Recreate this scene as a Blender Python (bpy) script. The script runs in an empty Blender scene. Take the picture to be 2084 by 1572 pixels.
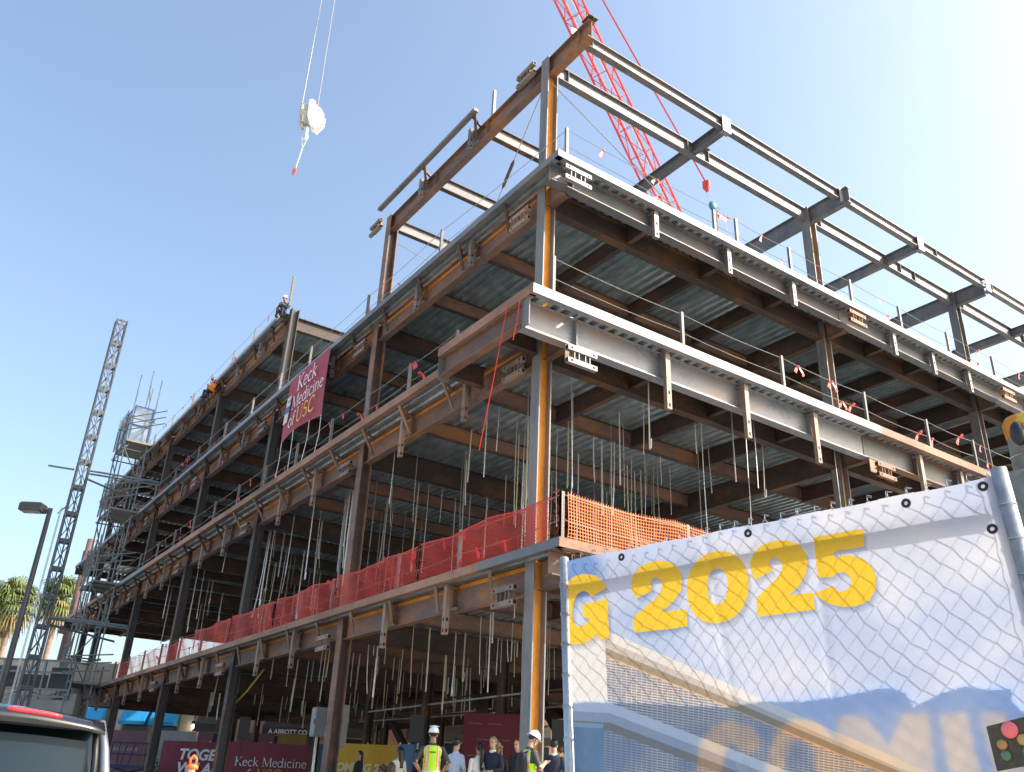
import bpy, bmesh, math, random
import numpy as np
from mathutils import Vector, Matrix, kdtree
random.seed(7)
SC = bpy.context.scene
COL = SC.collection
# ------------------------------------------------------------------ camera, sky, sun, exposure
W0, H0, FPX = 2084.0, 1572.0, 1775.08
CAM = np.array([14.467, -10.583, 1.0])
_y, _p, _r = [math.radians(a) for a in (145.938, 25.075, 2.477)]
FWD = np.array([math.cos(_p) * math.cos(_y), math.cos(_p) * math.sin(_y), math.sin(_p)])
_rr = np.array([math.sin(_y), -math.cos(_y), 0.0]); _uu = np.cross(_rr, FWD)
RGT = math.cos(_r) * _rr + math.sin(_r) * _uu
UPV = -math.sin(_r) * _rr + math.cos(_r) * _uu
cd = bpy.data.cameras.new('camera'); cam = bpy.data.objects.new('camera', cd); COL.objects.link(cam)
cd.sensor_width = 36; cd.lens = FPX / W0 * 36; cd.clip_start = 0.05; cd.clip_end = 6000
M = Matrix.Identity(4)
for i in range(3):
    M[i][0], M[i][1], M[i][2], M[i][3] = RGT[i], UPV[i], -FWD[i], CAM[i]
cam.matrix_world = M
SC.camera = cam
SUN_AZ, SUN_EL = 50.0, 37.0          # azimuth from +X towards +Y
world = bpy.data.worlds.new('World'); SC.world = world; world.use_nodes = True
wn = world.node_tree.nodes; wl = world.node_tree.links
bg = wn['Background']; sky = wn.new('ShaderNodeTexSky'); sky.sky_type = 'NISHITA'; sky.sun_disc = False
sky.sun_elevation = math.radians(SUN_EL); sky.sun_rotation = math.radians(90 - SUN_AZ)
sky.altitude = 50; sky.air_density = 1.0; sky.dust_density = 4.2; sky.ozone_density = 0.2
wb = wn.new('ShaderNodeMix'); wb.data_type = 'RGBA'; wb.blend_type = 'MULTIPLY'; wb.inputs[0].default_value = 1.0; wb.inputs[7].default_value = (0.96, 1.0, 0.985, 1)   # camera white balance
wl.new(sky.outputs[0], wb.inputs[6]); wl.new(wb.outputs[2], bg.inputs[0]); bg.inputs[1].default_value = 0.15
sd = bpy.data.lights.new('sun', 'SUN'); sd.energy = 3.0; sd.angle = math.radians(0.53); sd.color = (1.0, 0.93, 0.82)
sun = bpy.data.objects.new('sun', sd); COL.objects.link(sun)
SUND = Vector((math.cos(math.radians(SUN_EL)) * math.cos(math.radians(SUN_AZ)), math.cos(math.radians(SUN_EL)) * math.sin(math.radians(SUN_AZ)), math.sin(math.radians(SUN_EL))))
sun.rotation_euler = SUND.to_track_quat('Z', 'Y').to_euler(); sun.location = (60, 60, 60)
SC.view_settings.view_transform = 'Standard'; SC.view_settings.look = 'None'
SC.view_settings.exposure = 1.28; SC.view_settings.gamma = 1.0
SC.render.engine = 'CYCLES'
SC.cycles.max_bounces = 8; SC.cycles.diffuse_bounces = 4; SC.cycles.transparent_max_bounces = 8
def at(x, y, depth):
    d = FWD + RGT * (x - W0 / 2) / FPX + UPV * (H0 / 2 - y) / FPX
    return Vector(CAM + depth * d)
def on(x, y, ax, v):
    d = FWD + RGT * (x - W0 / 2) / FPX + UPV * (H0 / 2 - y) / FPX
    return Vector(CAM + d * (v - CAM[ax]) / d[ax])
# ------------------------------------------------------------------ materials
def nodes_of(name):
    m = bpy.data.materials.new(name); m.use_nodes = True
    nt = m.node_tree; return m, nt, nt.nodes['Principled BSDF']
def mat(name, col, rough=0.7, metal=0.0, var=0.0, scale=6.0, bump=0.0, bscale=40.0, spec=0.5):
    m, nt, b = nodes_of(name)
    b.inputs['Base Color'].default_value = (*col, 1); b.inputs['Roughness'].default_value = rough
    b.inputs['Metallic'].default_value = metal; b.inputs['Specular IOR Level'].default_value = spec
    tc = nt.nodes.new('ShaderNodeTexCoord')
    if var > 0:
        n = nt.nodes.new('ShaderNodeTexNoise'); n.inputs['Scale'].default_value = scale; n.inputs['Detail'].default_value = 6
        n.inputs['Roughness'].default_value = 0.65
        nt.links.new(tc.outputs['Object'], n.inputs['Vector'])
        r = nt.nodes.new('ShaderNodeValToRGB'); r.color_ramp.elements[0].position = 0.3; r.color_ramp.elements[1].position = 0.7
        r.color_ramp.elements[0].color = (*[c * (1 - var) for c in col], 1); r.color_ramp.elements[1].color = (*[min(1, c * (1 + var)) for c in col], 1)
        nt.links.new(n.outputs['Fac'], r.inputs['Fac']); nt.links.new(r.outputs['Color'], b.inputs['Base Color'])
    if bump > 0:
        n2 = nt.nodes.new('ShaderNodeTexNoise'); n2.inputs['Scale'].default_value = bscale; n2.inputs['Detail'].default_value = 4
        nt.links.new(tc.outputs['Object'], n2.inputs['Vector'])
        bp = nt.nodes.new('ShaderNodeBump'); bp.inputs['Strength'].default_value = bump; bp.inputs['Distance'].default_value = 0.02
        nt.links.new(n2.outputs['Fac'], bp.inputs['Height']); nt.links.new(bp.outputs['Normal'], b.inputs['Normal'])
    return m
def steel(name, base, rust, amount, streak=(1, 1, 1), rough=0.62, metal=0.0, third=None):
    """mill-scale steel: base tone with rust bloom, finer speckle, some variation from piece to piece"""
    m, nt, b = nodes_of(name); N = nt.nodes; L = nt.links
    tc = N.new('ShaderNodeTexCoord'); mp = N.new('ShaderNodeMapping'); mp.inputs['Scale'].default_value = streak
    gi = N.new('ShaderNodeNewGeometry')
    oi = N.new('ShaderNodeObjectInfo')
    ad = N.new('ShaderNodeVectorMath'); ad.operation = 'ADD'
    sc_ = N.new('ShaderNodeVectorMath'); sc_.operation = 'SCALE'; sc_.inputs[0].default_value = (37, 53, 29)
    L.new(oi.outputs['Random'], sc_.inputs['Scale']); L.new(gi.outputs['Position'], ad.inputs[0]); L.new(sc_.outputs[0], ad.inputs[1])
    L.new(ad.outputs[0], mp.inputs['Vector'])
    n1 = N.new('ShaderNodeTexNoise'); n1.inputs['Scale'].default_value = 1.1; n1.inputs['Detail'].default_value = 8; n1.inputs['Roughness'].default_value = 0.68
    n2 = N.new('ShaderNodeTexNoise'); n2.inputs['Scale'].default_value = 14; n2.inputs['Detail'].default_value = 5; n2.inputs['Roughness'].default_value = 0.7
    L.new(mp.outputs[0], n1.inputs['Vector']); L.new(mp.outputs[0], n2.inputs['Vector'])
    mx0 = N.new('ShaderNodeMath'); mx0.operation = 'MULTIPLY_ADD'; mx0.inputs[1].default_value = 0.45
    L.new(n2.outputs['Fac'], mx0.inputs[0]); L.new(n1.outputs['Fac'], mx0.inputs[2])
    mx = N.new('ShaderNodeMath'); mx.operation = 'MULTIPLY'; mx.inputs[1].default_value = 0.69; L.new(mx0.outputs[0], mx.inputs[0])
    rp = N.new('ShaderNodeValToRGB'); e = rp.color_ramp.elements
    e[0].position = 0.5; e[0].color = (*base, 1)
    hi = 0.84 - amount * 0.40; e[1].position = hi; e[1].color = (*rust, 1)
    lo = e.new(0.38); lo.color = (*[c * 0.62 for c in base], 1)
    if third: t = e.new((0.5 + hi) / 2); t.color = (*third, 1)
    L.new(mx.outputs[0], rp.inputs['Fac'])
    hs = N.new('ShaderNodeHueSaturation'); ml = N.new('ShaderNodeMapRange'); ml.inputs['To Min'].default_value = 0.75; ml.inputs['To Max'].default_value = 1.2
    L.new(oi.outputs['Random'], ml.inputs['Value']); L.new(ml.outputs[0], hs.inputs['Value']); L.new(rp.outputs[0], hs.inputs['Color'])
    L.new(hs.outputs[0], b.inputs['Base Color'])
    b.inputs['Roughness'].default_value = rough; b.inputs['Metallic'].default_value = metal
    bp = N.new('ShaderNodeBump'); bp.inputs['Strength'].default_value = 0.25; bp.inputs['Distance'].default_value = 0.006
    L.new(n2.outputs['Fac'], bp.inputs['Height']); L.new(bp.outputs[0], b.inputs['Normal'])
    return m
MT = {}
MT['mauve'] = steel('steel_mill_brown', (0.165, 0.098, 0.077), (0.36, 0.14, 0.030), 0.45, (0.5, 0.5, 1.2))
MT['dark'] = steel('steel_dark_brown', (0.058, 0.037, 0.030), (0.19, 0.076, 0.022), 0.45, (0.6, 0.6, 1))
MT['orange'] = steel('steel_rust_orange', (0.58, 0.205, 0.022), (0.66, 0.30, 0.05), 0.5, (1, 1, 0.35), 0.8)
MT['grey'] = steel('steel_mill_grey', (0.155, 0.155, 0.162), (0.28, 0.135, 0.062), 0.28, (0.6, 0.6, 1.2), 0.5)
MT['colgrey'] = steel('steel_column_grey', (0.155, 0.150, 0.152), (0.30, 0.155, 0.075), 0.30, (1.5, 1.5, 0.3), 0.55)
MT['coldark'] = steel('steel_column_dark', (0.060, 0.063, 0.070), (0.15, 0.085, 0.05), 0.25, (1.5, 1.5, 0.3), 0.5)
MT['pale'] = steel('steel_pale_grey', (0.195, 0.200, 0.218), (0.30, 0.16, 0.08), 0.28, (0.5, 0.5, 1.5), 0.45)
MT['plate'] = steel('steel_edge_plate_rust', (0.29, 0.155, 0.098), (0.44, 0.21, 0.085), 0.5, (0.4, 0.4, 1), 0.7, third=(0.34, 0.19, 0.125))
MT['plategrey'] = steel('steel_edge_plate_grey', (0.175, 0.178, 0.192), (0.30, 0.17, 0.095), 0.28, (0.4, 0.4, 1), 0.45)
MT['tube'] = steel('steel_tube', (0.235, 0.175, 0.140), (0.38, 0.17, 0.055), 0.45, (1, 1, 1), 0.55)
MT['black'] = mat('dark_hole', (0.006, 0.006, 0.006), 0.9)
MT['galv'] = mat('galvanised_pipe', (0.42, 0.44, 0.46), 0.38, 0.75, 0.25, 12, 0.1, 60)
MT['rod'] = mat('hanger_rod_zinc', (0.70, 0.72, 0.72), 0.42, 0.35, 0.2, 9)
MT['rodcream'] = mat('hanger_strap_cream', (0.60, 0.55, 0.42), 0.55, 0.1, 0.2, 9)
MT['cable'] = mat('guard_wire', (0.36, 0.35, 0.33), 0.5, 0.5)
MT['flag'] = mat('red_plastic_flag', (0.72, 0.035, 0.03), 0.5, 0, 0.25, 8)
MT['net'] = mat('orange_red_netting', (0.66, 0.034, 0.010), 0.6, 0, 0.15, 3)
MT['netb'] = mat('sunlit_orange_netting', (0.88, 0.20, 0.05), 0.6, 0, 0.15, 3)  # brighter copy of the netting, sunlight put into its colour
MT['crane'] = mat('crane_red_paint', (0.66, 0.050, 0.042), 0.4, 0, 0.12, 2)
MT['white'] = mat('white_paint', (0.80, 0.79, 0.76), 0.5, 0, 0.06, 4)
MT['scaff'] = mat('scaffold_galvanised', (0.20, 0.225, 0.235), 0.5, 0.4, 0.25, 6)
MT['bluepaint'] = mat('blue_paint', (0.03, 0.09, 0.30), 0.45)
MT['plank'] = mat('plywood', (0.24, 0.225, 0.20), 0.8, 0, 0.25, 3)
# galvanised deck: streaky zinc with row of round dimples
m, nt, b = nodes_of('galvanised_deck'); N, L = nt.nodes, nt.links
tc = N.new('ShaderNodeTexCoord'); n1 = N.new('ShaderNodeTexNoise'); n1.inputs['Scale'].default_value = 2.2; n1.inputs['Detail'].default_value = 7
L.new(tc.outputs['Object'], n1.inputs['Vector']); rp = N.new('ShaderNodeValToRGB')
rp.color_ramp.elements[0].position = 0.3; rp.color_ramp.elements[0].color = (0.24, 0.285, 0.30, 1); rp.color_ramp.elements[1].position = 0.72; rp.color_ramp.elements[1].color = (0.46, 0.51, 0.52, 1)
L.new(n1.outputs['Fac'], rp.inputs['Fac']); L.new(rp.outputs[0], b.inputs['Base Color'])
b.inputs['Metallic'].default_value = 0.6; b.inputs['Roughness'].default_value = 0.32
vo = N.new('ShaderNodeTexVoronoi'); vo.inputs['Scale'].default_value = 7.5; vo.inputs['Randomness'].default_value = 0.12
L.new(tc.outputs['Object'], vo.inputs['Vector']); r2 = N.new('ShaderNodeValToRGB'); r2.color_ramp.elements[0].position = 0.10; r2.color_ramp.elements[1].position = 0.2
L.new(vo.outputs['Distance'], r2.inputs['Fac']); bp = N.new('ShaderNodeBump'); bp.inputs['Strength'].default_value = 0.8; bp.inputs['Distance'].default_value = 0.02
L.new(r2.outputs[0], bp.inputs['Height']); L.new(bp.outputs[0], b.inputs['Normal'])
MT['deck'] = m
# ------------------------------------------------------------------ mesh helpers
class MB:
    def __init__(s): s.v = []; s.f = []; s.m = []
    def quad(s, a, b, c, d, m=0):
        i = len(s.v); s.v += [tuple(a), tuple(b), tuple(c), tuple(d)]; s.f.append((i, i + 1, i + 2, i + 3)); s.m.append(m)
    def box(s, c, d, m=0, rz=0.0):
        cx, cy, cz = c; hx, hy, hz = d[0] / 2, d[1] / 2, d[2] / 2; i = len(s.v); co, si = math.cos(rz), math.sin(rz)
        for z in (-hz, hz):
            for x, y in ((-hx, -hy), (hx, -hy), (hx, hy), (-hx, hy)):
                s.v.append((cx + x * co - y * si, cy + x * si + y * co, cz + z))
        for q in ((3, 2, 1, 0), (4, 5, 6, 7), (0, 1, 5, 4), (1, 2, 6, 5), (2, 3, 7, 6), (3, 0, 4, 7)):
            s.f.append(tuple(i + k for k in q)); s.m.append(m)
        return s
    def frame(s, a, b, up=Vector((0, 0, 1))):
        d = (b - a); L = d.length; d = d / L if L > 0 else Vector((0, 0, 1))
        x = d.cross(up)
        if x.length < 1e-4: x = d.cross(Vector((1, 0, 0)))
        x.normalize(); return d, x, x.cross(d)
    def bar(s, a, b, w, h=None, m=0, up=Vector((0, 0, 1))):
        a, b = Vector(a), Vector(b); h = h or w; d, x, z = s.frame(a, b, up); i = len(s.v)
        for p in (a, b):
            for u, t in ((-1, -1), (1, -1), (1, 1), (-1, 1)): s.v.append(tuple(p + x * (u * w / 2) + z * (t * h / 2)))
        for q in ((3, 2, 1, 0), (4, 5, 6, 7), (0, 1, 5, 4), (1, 2, 6, 5), (2, 3, 7, 6), (3, 0, 4, 7)):
            s.f.append(tuple(i + k for k in q)); s.m.append(m)
        return s
    def prof(s, pts, a, b, m=0, up=Vector((0, 0, 1)), mats=None, caps=True):
        """extrude closed 2D profile (x across, z up) from a to b"""
        a, b = Vector(a), Vector(b); d, x, z = s.frame(a, b, up); i = len(s.v); n = len(pts)
        for p in (a, b):
            for u, t in pts: s.v.append(tuple(p + x * u + z * t))
        for k in range(n):
            s.f.append((i + k, i + (k + 1) % n, i + n + (k + 1) % n, i + n + k)); s.m.append(mats[k] if mats else m)
        if caps: s.f.append(tuple(i + k for k in reversed(range(n)))); s.m.append(m); s.f.append(tuple(i + n + k for k in range(n))); s.m.append(m)
        return s
    def ibeam(s, a, b, D, Wd, tf=0.022, tw=0.016, mw=0, mf=0, up=Vector((0, 0, 1)), mo=None):
        h, w = D / 2, Wd / 2; t = tw / 2
        if mo is not None:
            g = h - tf - 0.085
            pts = [(-w, -h), (w, -h), (w, -h + tf), (t, -h + tf), (t, g), (t, h - tf), (w, h - tf), (w, h), (-w, h), (-w, h - tf), (-t, h - tf), (-t, g), (-t, -h + tf), (-w, -h + tf)]
            mm = [mf, mf, mf, mw, mo, mf, mf, mf, mf, mf, mo, mw, mf, mf]
            return s.prof(pts, a, b, mf, up, mm)
        pts = [(-w, -h), (w, -h), (w, -h + tf), (t, -h + tf), (t, h - tf), (w, h - tf), (w, h), (-w, h), (-w, h - tf), (-t, h - tf), (-t, -h + tf), (-w, -h + tf)]
        mm = [mf, mf, mf, mw, mf, mf, mf, mf, mf, mw, mf, mf]
        return s.prof(pts, a, b, mf, up, mm)
    def tube(s, pts, r, n=6, m=0, caps=True):
        pts = [Vector(p) for p in pts]; i = len(s.v); rs = r if isinstance(r, (list, tuple)) else [r] * len(pts)
        x = None
        for k, p in enumerate(pts):
            t = (pts[min(k + 1, len(pts) - 1)] - pts[max(k - 1, 0)]).normalized()
            if x is None:
                x = t.cross(Vector((0, 0, 1)))
                if x.length < 1e-3: x = t.cross(Vector((1, 0, 0)))
            x = (x - t * x.dot(t)).normalized(); y = t.cross(x)
            for j in range(n):
                a = 2 * math.pi * j / n; s.v.append(tuple(p + (x * math.cos(a) + y * math.sin(a)) * rs[k]))
        for k in range(len(pts) - 1):
            for j in range(n):
                s.f.append((i + k * n + j, i + k * n + (j + 1) % n, i + (k + 1) * n + (j + 1) % n, i + (k + 1) * n + j)); s.m.append(m)
        if caps:
            s.f.append(tuple(i + j for j in reversed(range(n)))); s.m.append(m)
            e = i + (len(pts) - 1) * n; s.f.append(tuple(e + j for j in range(n))); s.m.append(m)
        return s
    def loft(s, rings, m=0, caps=True):
        i = len(s.v); n = len(rings[0])
        for rg in rings: s.v += [tuple(p) for p in rg]
        for k in range(len(rings) - 1):
            for j in range(n):
                s.f.append((i + k * n + j, i + k * n + (j + 1) % n, i + (k + 1) * n + (j + 1) % n, i + (k + 1) * n + j)); s.m.append(m)
        if caps:
            s.f.append(tuple(i + j for j in reversed(range(n)))); s.m.append(m)
            e = i + (len(rings) - 1) * n; s.f.append(tuple(e + j for j in range(n))); s.m.append(m)
        return s
    def ell(s, c, rx, ry, rz, m=0, n=12, k=8, R=None):
        rings = []
        c = Vector(c)
        for a in range(k + 1):
            th = math.pi * (a + 0.001) / (k + 0.002); ring = []
            for j in range(n):
                p = Vector((rx * math.sin(th) * math.cos(2 * math.pi * j / n), ry * math.sin(th) * math.sin(2 * math.pi * j / n), -rz * math.cos(th)))
                if R: p = R @ p
                ring.append(c + p)
            rings.append(ring)
        return s.loft(rings, m)
    def mesh(s, name, mats):
        me = bpy.data.meshes.new(name); me.from_pydata(s.v, [], s.f)
        for mm in mats: me.materials.append(MT[mm] if isinstance(mm, str) else mm)
        if len(mats) > 1: me.polygons.foreach_set('material_index', s.m)
        me.update(); return me
    def build(s, name, mats, parent=None, loc=None, rz=0.0, smooth=False):
        if not isinstance(mats, (list, tuple)): mats = [mats]
        me = s.mesh(name, mats)
        if smooth: me.polygons.foreach_set('use_smooth', [True] * len(me.polygons))
        return link(name, me, parent, loc, rz)
def link(name, me, parent=None, loc=None, rz=0.0):
    o = bpy.data.objects.new(name, me); COL.objects.link(o)
    if parent is not None: o.parent = parent
    if loc is not None: o.location = loc
    if rz: o.rotation_euler = (0, 0, rz)
    return o
def tag(o, label, cat, group=None, kind=None):
    if label: o['label'] = label
    if cat: o['category'] = cat
    if group: o['group'] = group
    if kind: o['kind'] = kind
    return o
def thing(name, label, cat, loc=(0, 0, 0), rz=0.0, group=None):
    o = link(name, None, None, loc, rz); return tag(o, label, cat, group)
def text_mesh(body, size, off=0.0, shear=0.0, ext=0.0015, align='LEFT', space=1.0):
    c = bpy.data.curves.new('lettering', 'FONT'); c.body = body; c.size = size; c.offset = off; c.shear = shear; c.extrude = ext
    c.align_x = align; c.space_character = space
    o = bpy.data.objects.new('lettering', c); COL.objects.link(o)
    dg = bpy.context.evaluated_depsgraph_get(); dg.update()
    me = bpy.data.meshes.new_from_object(o.evaluated_get(dg)); bpy.data.objects.remove(o); bpy.data.curves.remove(c)
    me.materials.clear(); return me
def text_on(parent, body, size, origin, xdir, zdir, m, off=0.0, shear=0.0, align='LEFT', space=1.0, ext=0.002):
    """lettering lying on a surface; xdir reading direction, zdir up"""
    me = text_mesh(body, size, off, shear, ext, align, space); me.materials.append(m)
    x = Vector(xdir).normalized(); z = Vector(zdir).normalized(); n = x.cross(z)
    T = Matrix(((x.x, z.x, n.x, origin[0]), (x.y, z.y, n.y, origin[1]), (x.z, z.z, n.z, origin[2]), (0, 0, 0, 1)))
    me.transform(T); return link('lettering', me, parent)
# slender serif letters: strokes (x0,y0,...,) with widths in em
def arc(cx, cy, rx, ry, a0, a1, n=10):
    return [(cx + rx * math.cos(math.radians(a0 + (a1 - a0) * k / n)), cy + ry * math.sin(math.radians(a0 + (a1 - a0) * k / n))) for k in range(n + 1)]
SERIF = {
 'K': (0.66, [([(.12, 0), (.12, .68)], .075), ([(.12, .3), (.52, .68)], .035), ([(.22, .38), (.58, 0)], .075), ([(.02, .01), (.22, .01)], .03), ([(.02, .67), (.22, .67)], .03), ([(.42, .67), (.62, .67)], .03), ([(.48, .01), (.66, .01)], .03)]),
 'M': (0.86, [([(.1, 0), (.13, .68)], .03), ([(.13, .68), (.42, .02)], .075), ([(.42, .02), (.71, .68)], .03), ([(.71, .68), (.74, 0)], .075), ([(0, .01), (.2, .01)], .03), ([(.64, .01), (.84, .01)], .03), ([(.04, .67), (.16, .67)], .03), ([(.68, .67), (.82, .67)], .03)]),
 'e': (0.46, [(arc(.23, .22, .18, .22, 5, 320), .06), ([(.06, .25), (.4, .25)], .03)]),
 'c': (0.44, [(arc(.24, .22, .19, .22, 45, 318), .06)]),
 'k': (0.5, [([(.1, 0), (.1, .72)], .065), ([(.1, .2), (.38, .44)], .03), ([(.18, .27), (.44, 0)], .065), ([(.02, .01), (.18, .01)], .025), ([(.36, .01), (.5, .01)], .025), ([(.3, .43), (.45, .43)], .025)]),
 'd': (0.52, [(arc(.22, .22, .18, .22, 0, 360, 14), .055), ([(.41, 0), (.41, .72)], .065), ([(.41, .01), (.5, .01)], .025), ([(.33, .71), (.41, .71)], .025)]),
 'i': (0.26, [([(.13, 0), (.13, .44)], .065), ([(.1, .6), (.16, .6)], .07), ([(.04, .01), (.22, .01)], .025), ([(.05, .43), (.13, .43)], .025)]),
 'n': (0.54, [([(.12, 0), (.12, .44)], .065), (arc(.27, .26, .15, .18, 170, 0), .05), ([(.42, .26), (.42, 0)], .065), ([(.03, .01), (.21, .01)], .025), ([(.33, .01), (.51, .01)], .025), ([(.04, .43), (.12, .43)], .025)]),
 'o': (0.5, [(arc(.25, .22, .19, .22, 0, 360, 16), .06)]),
 'f': (0.34, [([(.14, 0), (.14, .55)], .065), (arc(.25, .55, .11, .16, 180, 30), .05), ([(.04, .43), (.28, .43)], .03), ([(.04, .01), (.24, .01)], .025)]),
 'U': (0.72, [([(.14, .68), (.14, .2)], .085), (arc(.35, .22, .21, .22, 180, 360), .06), ([(.56, .22), (.56, .68)], .04), ([(.03, .67), (.25, .67)], .03), ([(.47, .67), (.66, .67)], .03)]),
 'S': (0.52, [(arc(.25, .51, .16, .16, 30, 250), .065), (arc(.26, .18, .18, .18, 100, -150), .065), ([(.41, .55), (.41, .68)], .025)]),
 'C': (0.68, [(arc(.38, .34, .31, .34, 48, 312, 16), .075), ([(.58, .48), (.58, .66)], .03)]),
 ' ': (0.28, [])}
def serif_on(parent, body, size, origin, xdir, zdir, m, slant=0.0):
    x = Vector(xdir).normalized(); z = Vector(zdir).normalized(); n = x.cross(z); o = Vector(origin); mb = MB(); pen = 0.0; lay = 0
    for ch in body:
        adv, strokes = SERIF[ch]
        for pts, w in strokes:
            lay += 1; off = n * (0.0006 * (lay % 9)); P = [Vector((p[0] + slant * p[1] + pen, p[1])) for p in pts]
            L_, R_ = [], []
            for k, p in enumerate(P):
                t = (P[min(k + 1, len(P) - 1)] - P[max(k - 1, 0)]); t = t.normalized() if t.length > 0 else Vector((1, 0)); q = Vector((-t.y, t.x)) * w / 2
                L_.append(p + q); R_.append(p - q)
            for k in range(len(P) - 1):
                c4 = [o + off + x * (a.x * size) + z * (a.y * size) for a in (R_[k], R_[k + 1], L_[k + 1], L_[k])]
                mb.quad(*c4)
        pen += adv
    mb.build('lettering', [m], parent); return pen * size
# ------------------------------------------------------------------ ground
def gz(x, y):
    d = max(-y - 3.0, x - 3.5, 0.0) if (y < -3 or x > 3.5) else 0.0
    t = min(1.0, d / 4.0); t = t * t * (3 - 2 * t)
    return 0.35 - 0.80 * t
MT['ground'] = mat('concrete_ground', (0.34, 0.325, 0.30), 0.9, 0, 0.22, 0.6, 0.2, 20)
xs = [-3000, -800, -300, -150, -100] + list(range(-80, 60, 2)) + [80, 150, 300, 800, 3000]
ys = [-3000, -800, -300, -100, -60] + list(range(-40, 80, 2)) + [100, 150, 300, 800, 3000]
g = MB(); g.v = [(x, y, gz(x, y)) for y in ys for x in xs]; nx = len(xs)
g.f = [(j * nx + i, j * nx + i + 1, (j + 1) * nx + i + 1, (j + 1) * nx + i) for j in range(len(ys) - 1) for i in range(nx - 1)]; g.m = [0] * len(g.f)
tag(g.build('ground', 'ground', smooth=True), None, None, kind='structure')
# ------------------------------------------------------------------ steel frame building
BLD = thing('steel_frame_building', 'unfinished rusty steel frame building of open floors with corrugated metal decks', 'building', (0, 0, 0))
AX = [0.0, -9.1, -18.2, -27.3, -36.4, -45.5, -50.2]
BY = [0.0, 10.9, 19.6]
LV = {2: dict(zb=4.75, D=0.62, e=0.50, xe=1.40, xl=-46.2, top=5.55),
      3: dict(zb=9.98, D=0.70, e=0.80, xe=1.50, xl=-54.5, top=10.90),
      4: dict(zb=14.24, D=0.66, e=0.60, xe=1.25, xl=-57.0, top=15.08),
      5: dict(zb=18.65, D=0.60, e=0.50, xe=1.25, xl=-54.0, top=19.42)}
CACHE = {}
def beam(name, p0, p1, zb, D, Wd, mw, mf, parent=BLD, tf=0.024, stiff=(), band=False):
    """wide-flange beam, horizontal, bottom at zb; p0,p1 are (x,y)"""
    dx, dy = p1[0] - p0[0], p1[1] - p0[1]; Ln = math.hypot(dx, dy); key = (round(Ln, 3), D, Wd, mw, mf, tuple(stiff), band)
    if key not in CACHE:
        mb = MB(); mb.ibeam((0, 0, 0), (Ln, 0, 0), D, Wd, tf, 0.016, 0, 1, mo=2 if band else None)
        for sx in stiff:
            mb.box((sx, -Wd / 4 - 0.004, 0), (0.014, Wd / 2 - 0.012, D - 2 * tf - 0.002), 1); mb.box((sx, Wd / 4 + 0.004, 0), (0.014, Wd / 2 - 0.012, D - 2 * tf - 0.002), 1)
        CACHE[key] = mb.mesh(name, [mw, mf, 'orange'] if band else [mw, mf])
    return link(name, CACHE[key], parent, (p0[0], p0[1], zb + D / 2), math.atan2(dy, dx))
def column(x, y, z0, z1, mf='colgrey', mw='orange'):
    key = ('col', round(z1 - z0, 2), mf, mw)
    if key not in CACHE:
        mb = MB(); mb.ibeam((0, 0, 0), (0, 0, z1 - z0), 0.34, 0.32, 0.032, 0.022, 0, 1, Vector((0, 1, 0)))
        mb.box((0, 0, 0.02), (0.55, 0.55, 0.04), 1)
        CACHE[key] = mb.mesh('column', [mw, mf])
    return link('column', CACHE[key], BLD, (x, y, z0))
for i, x in enumerate(AX):
    for j, y in enumerate(BY):
        if i == 6 and j == 2: continue
        top = 19.62 if i == 2 and j == 0 else (19.27 if j == 0 or i < 2 else 19.22)
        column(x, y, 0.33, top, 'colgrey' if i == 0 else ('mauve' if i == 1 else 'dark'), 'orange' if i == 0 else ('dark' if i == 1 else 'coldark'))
for x in (0.0, -9.1): column(x, 28.3, 0.33, 19.27, 'colgrey', 'orange')
def deck_mesh(lx, ly):
    key = ('deck', round(lx, 3), round(ly, 3))
    if key in CACHE: return CACHE[key]
    pts = []; y = 0.0; ph = [(0, 0), (0.11, 0), (0.15, 0.075), (0.26, 0.075)]
    while y < ly:
        for a, h in ph:
            if y + a <= ly: pts.append((y + a, h))
        y += 0.30
    if ly - pts[-1][0] > 0.005: pts.append((ly, pts[-1][1]))
    n = len(pts); mb = MB()
    segs = max(1, int(lx / 3.05))
    for k in range(segs + 1): mb.v += [(lx * k / segs, p[0], p[1]) for p in pts]
    for k in range(segs):
        for q in range(n - 1): mb.f.append((k * n + q, (k + 1) * n + q, (k + 1) * n + q + 1, k * n + q + 1)); mb.m.append(0)
    CACHE[key] = mb.mesh('metal_deck', ['deck']); return CACHE[key]
def deck(x0, x1, y0, y1, z): return link('metal_deck', deck_mesh(x1 - x0, y1 - y0), BLD, (x0, y0, z))
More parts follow.
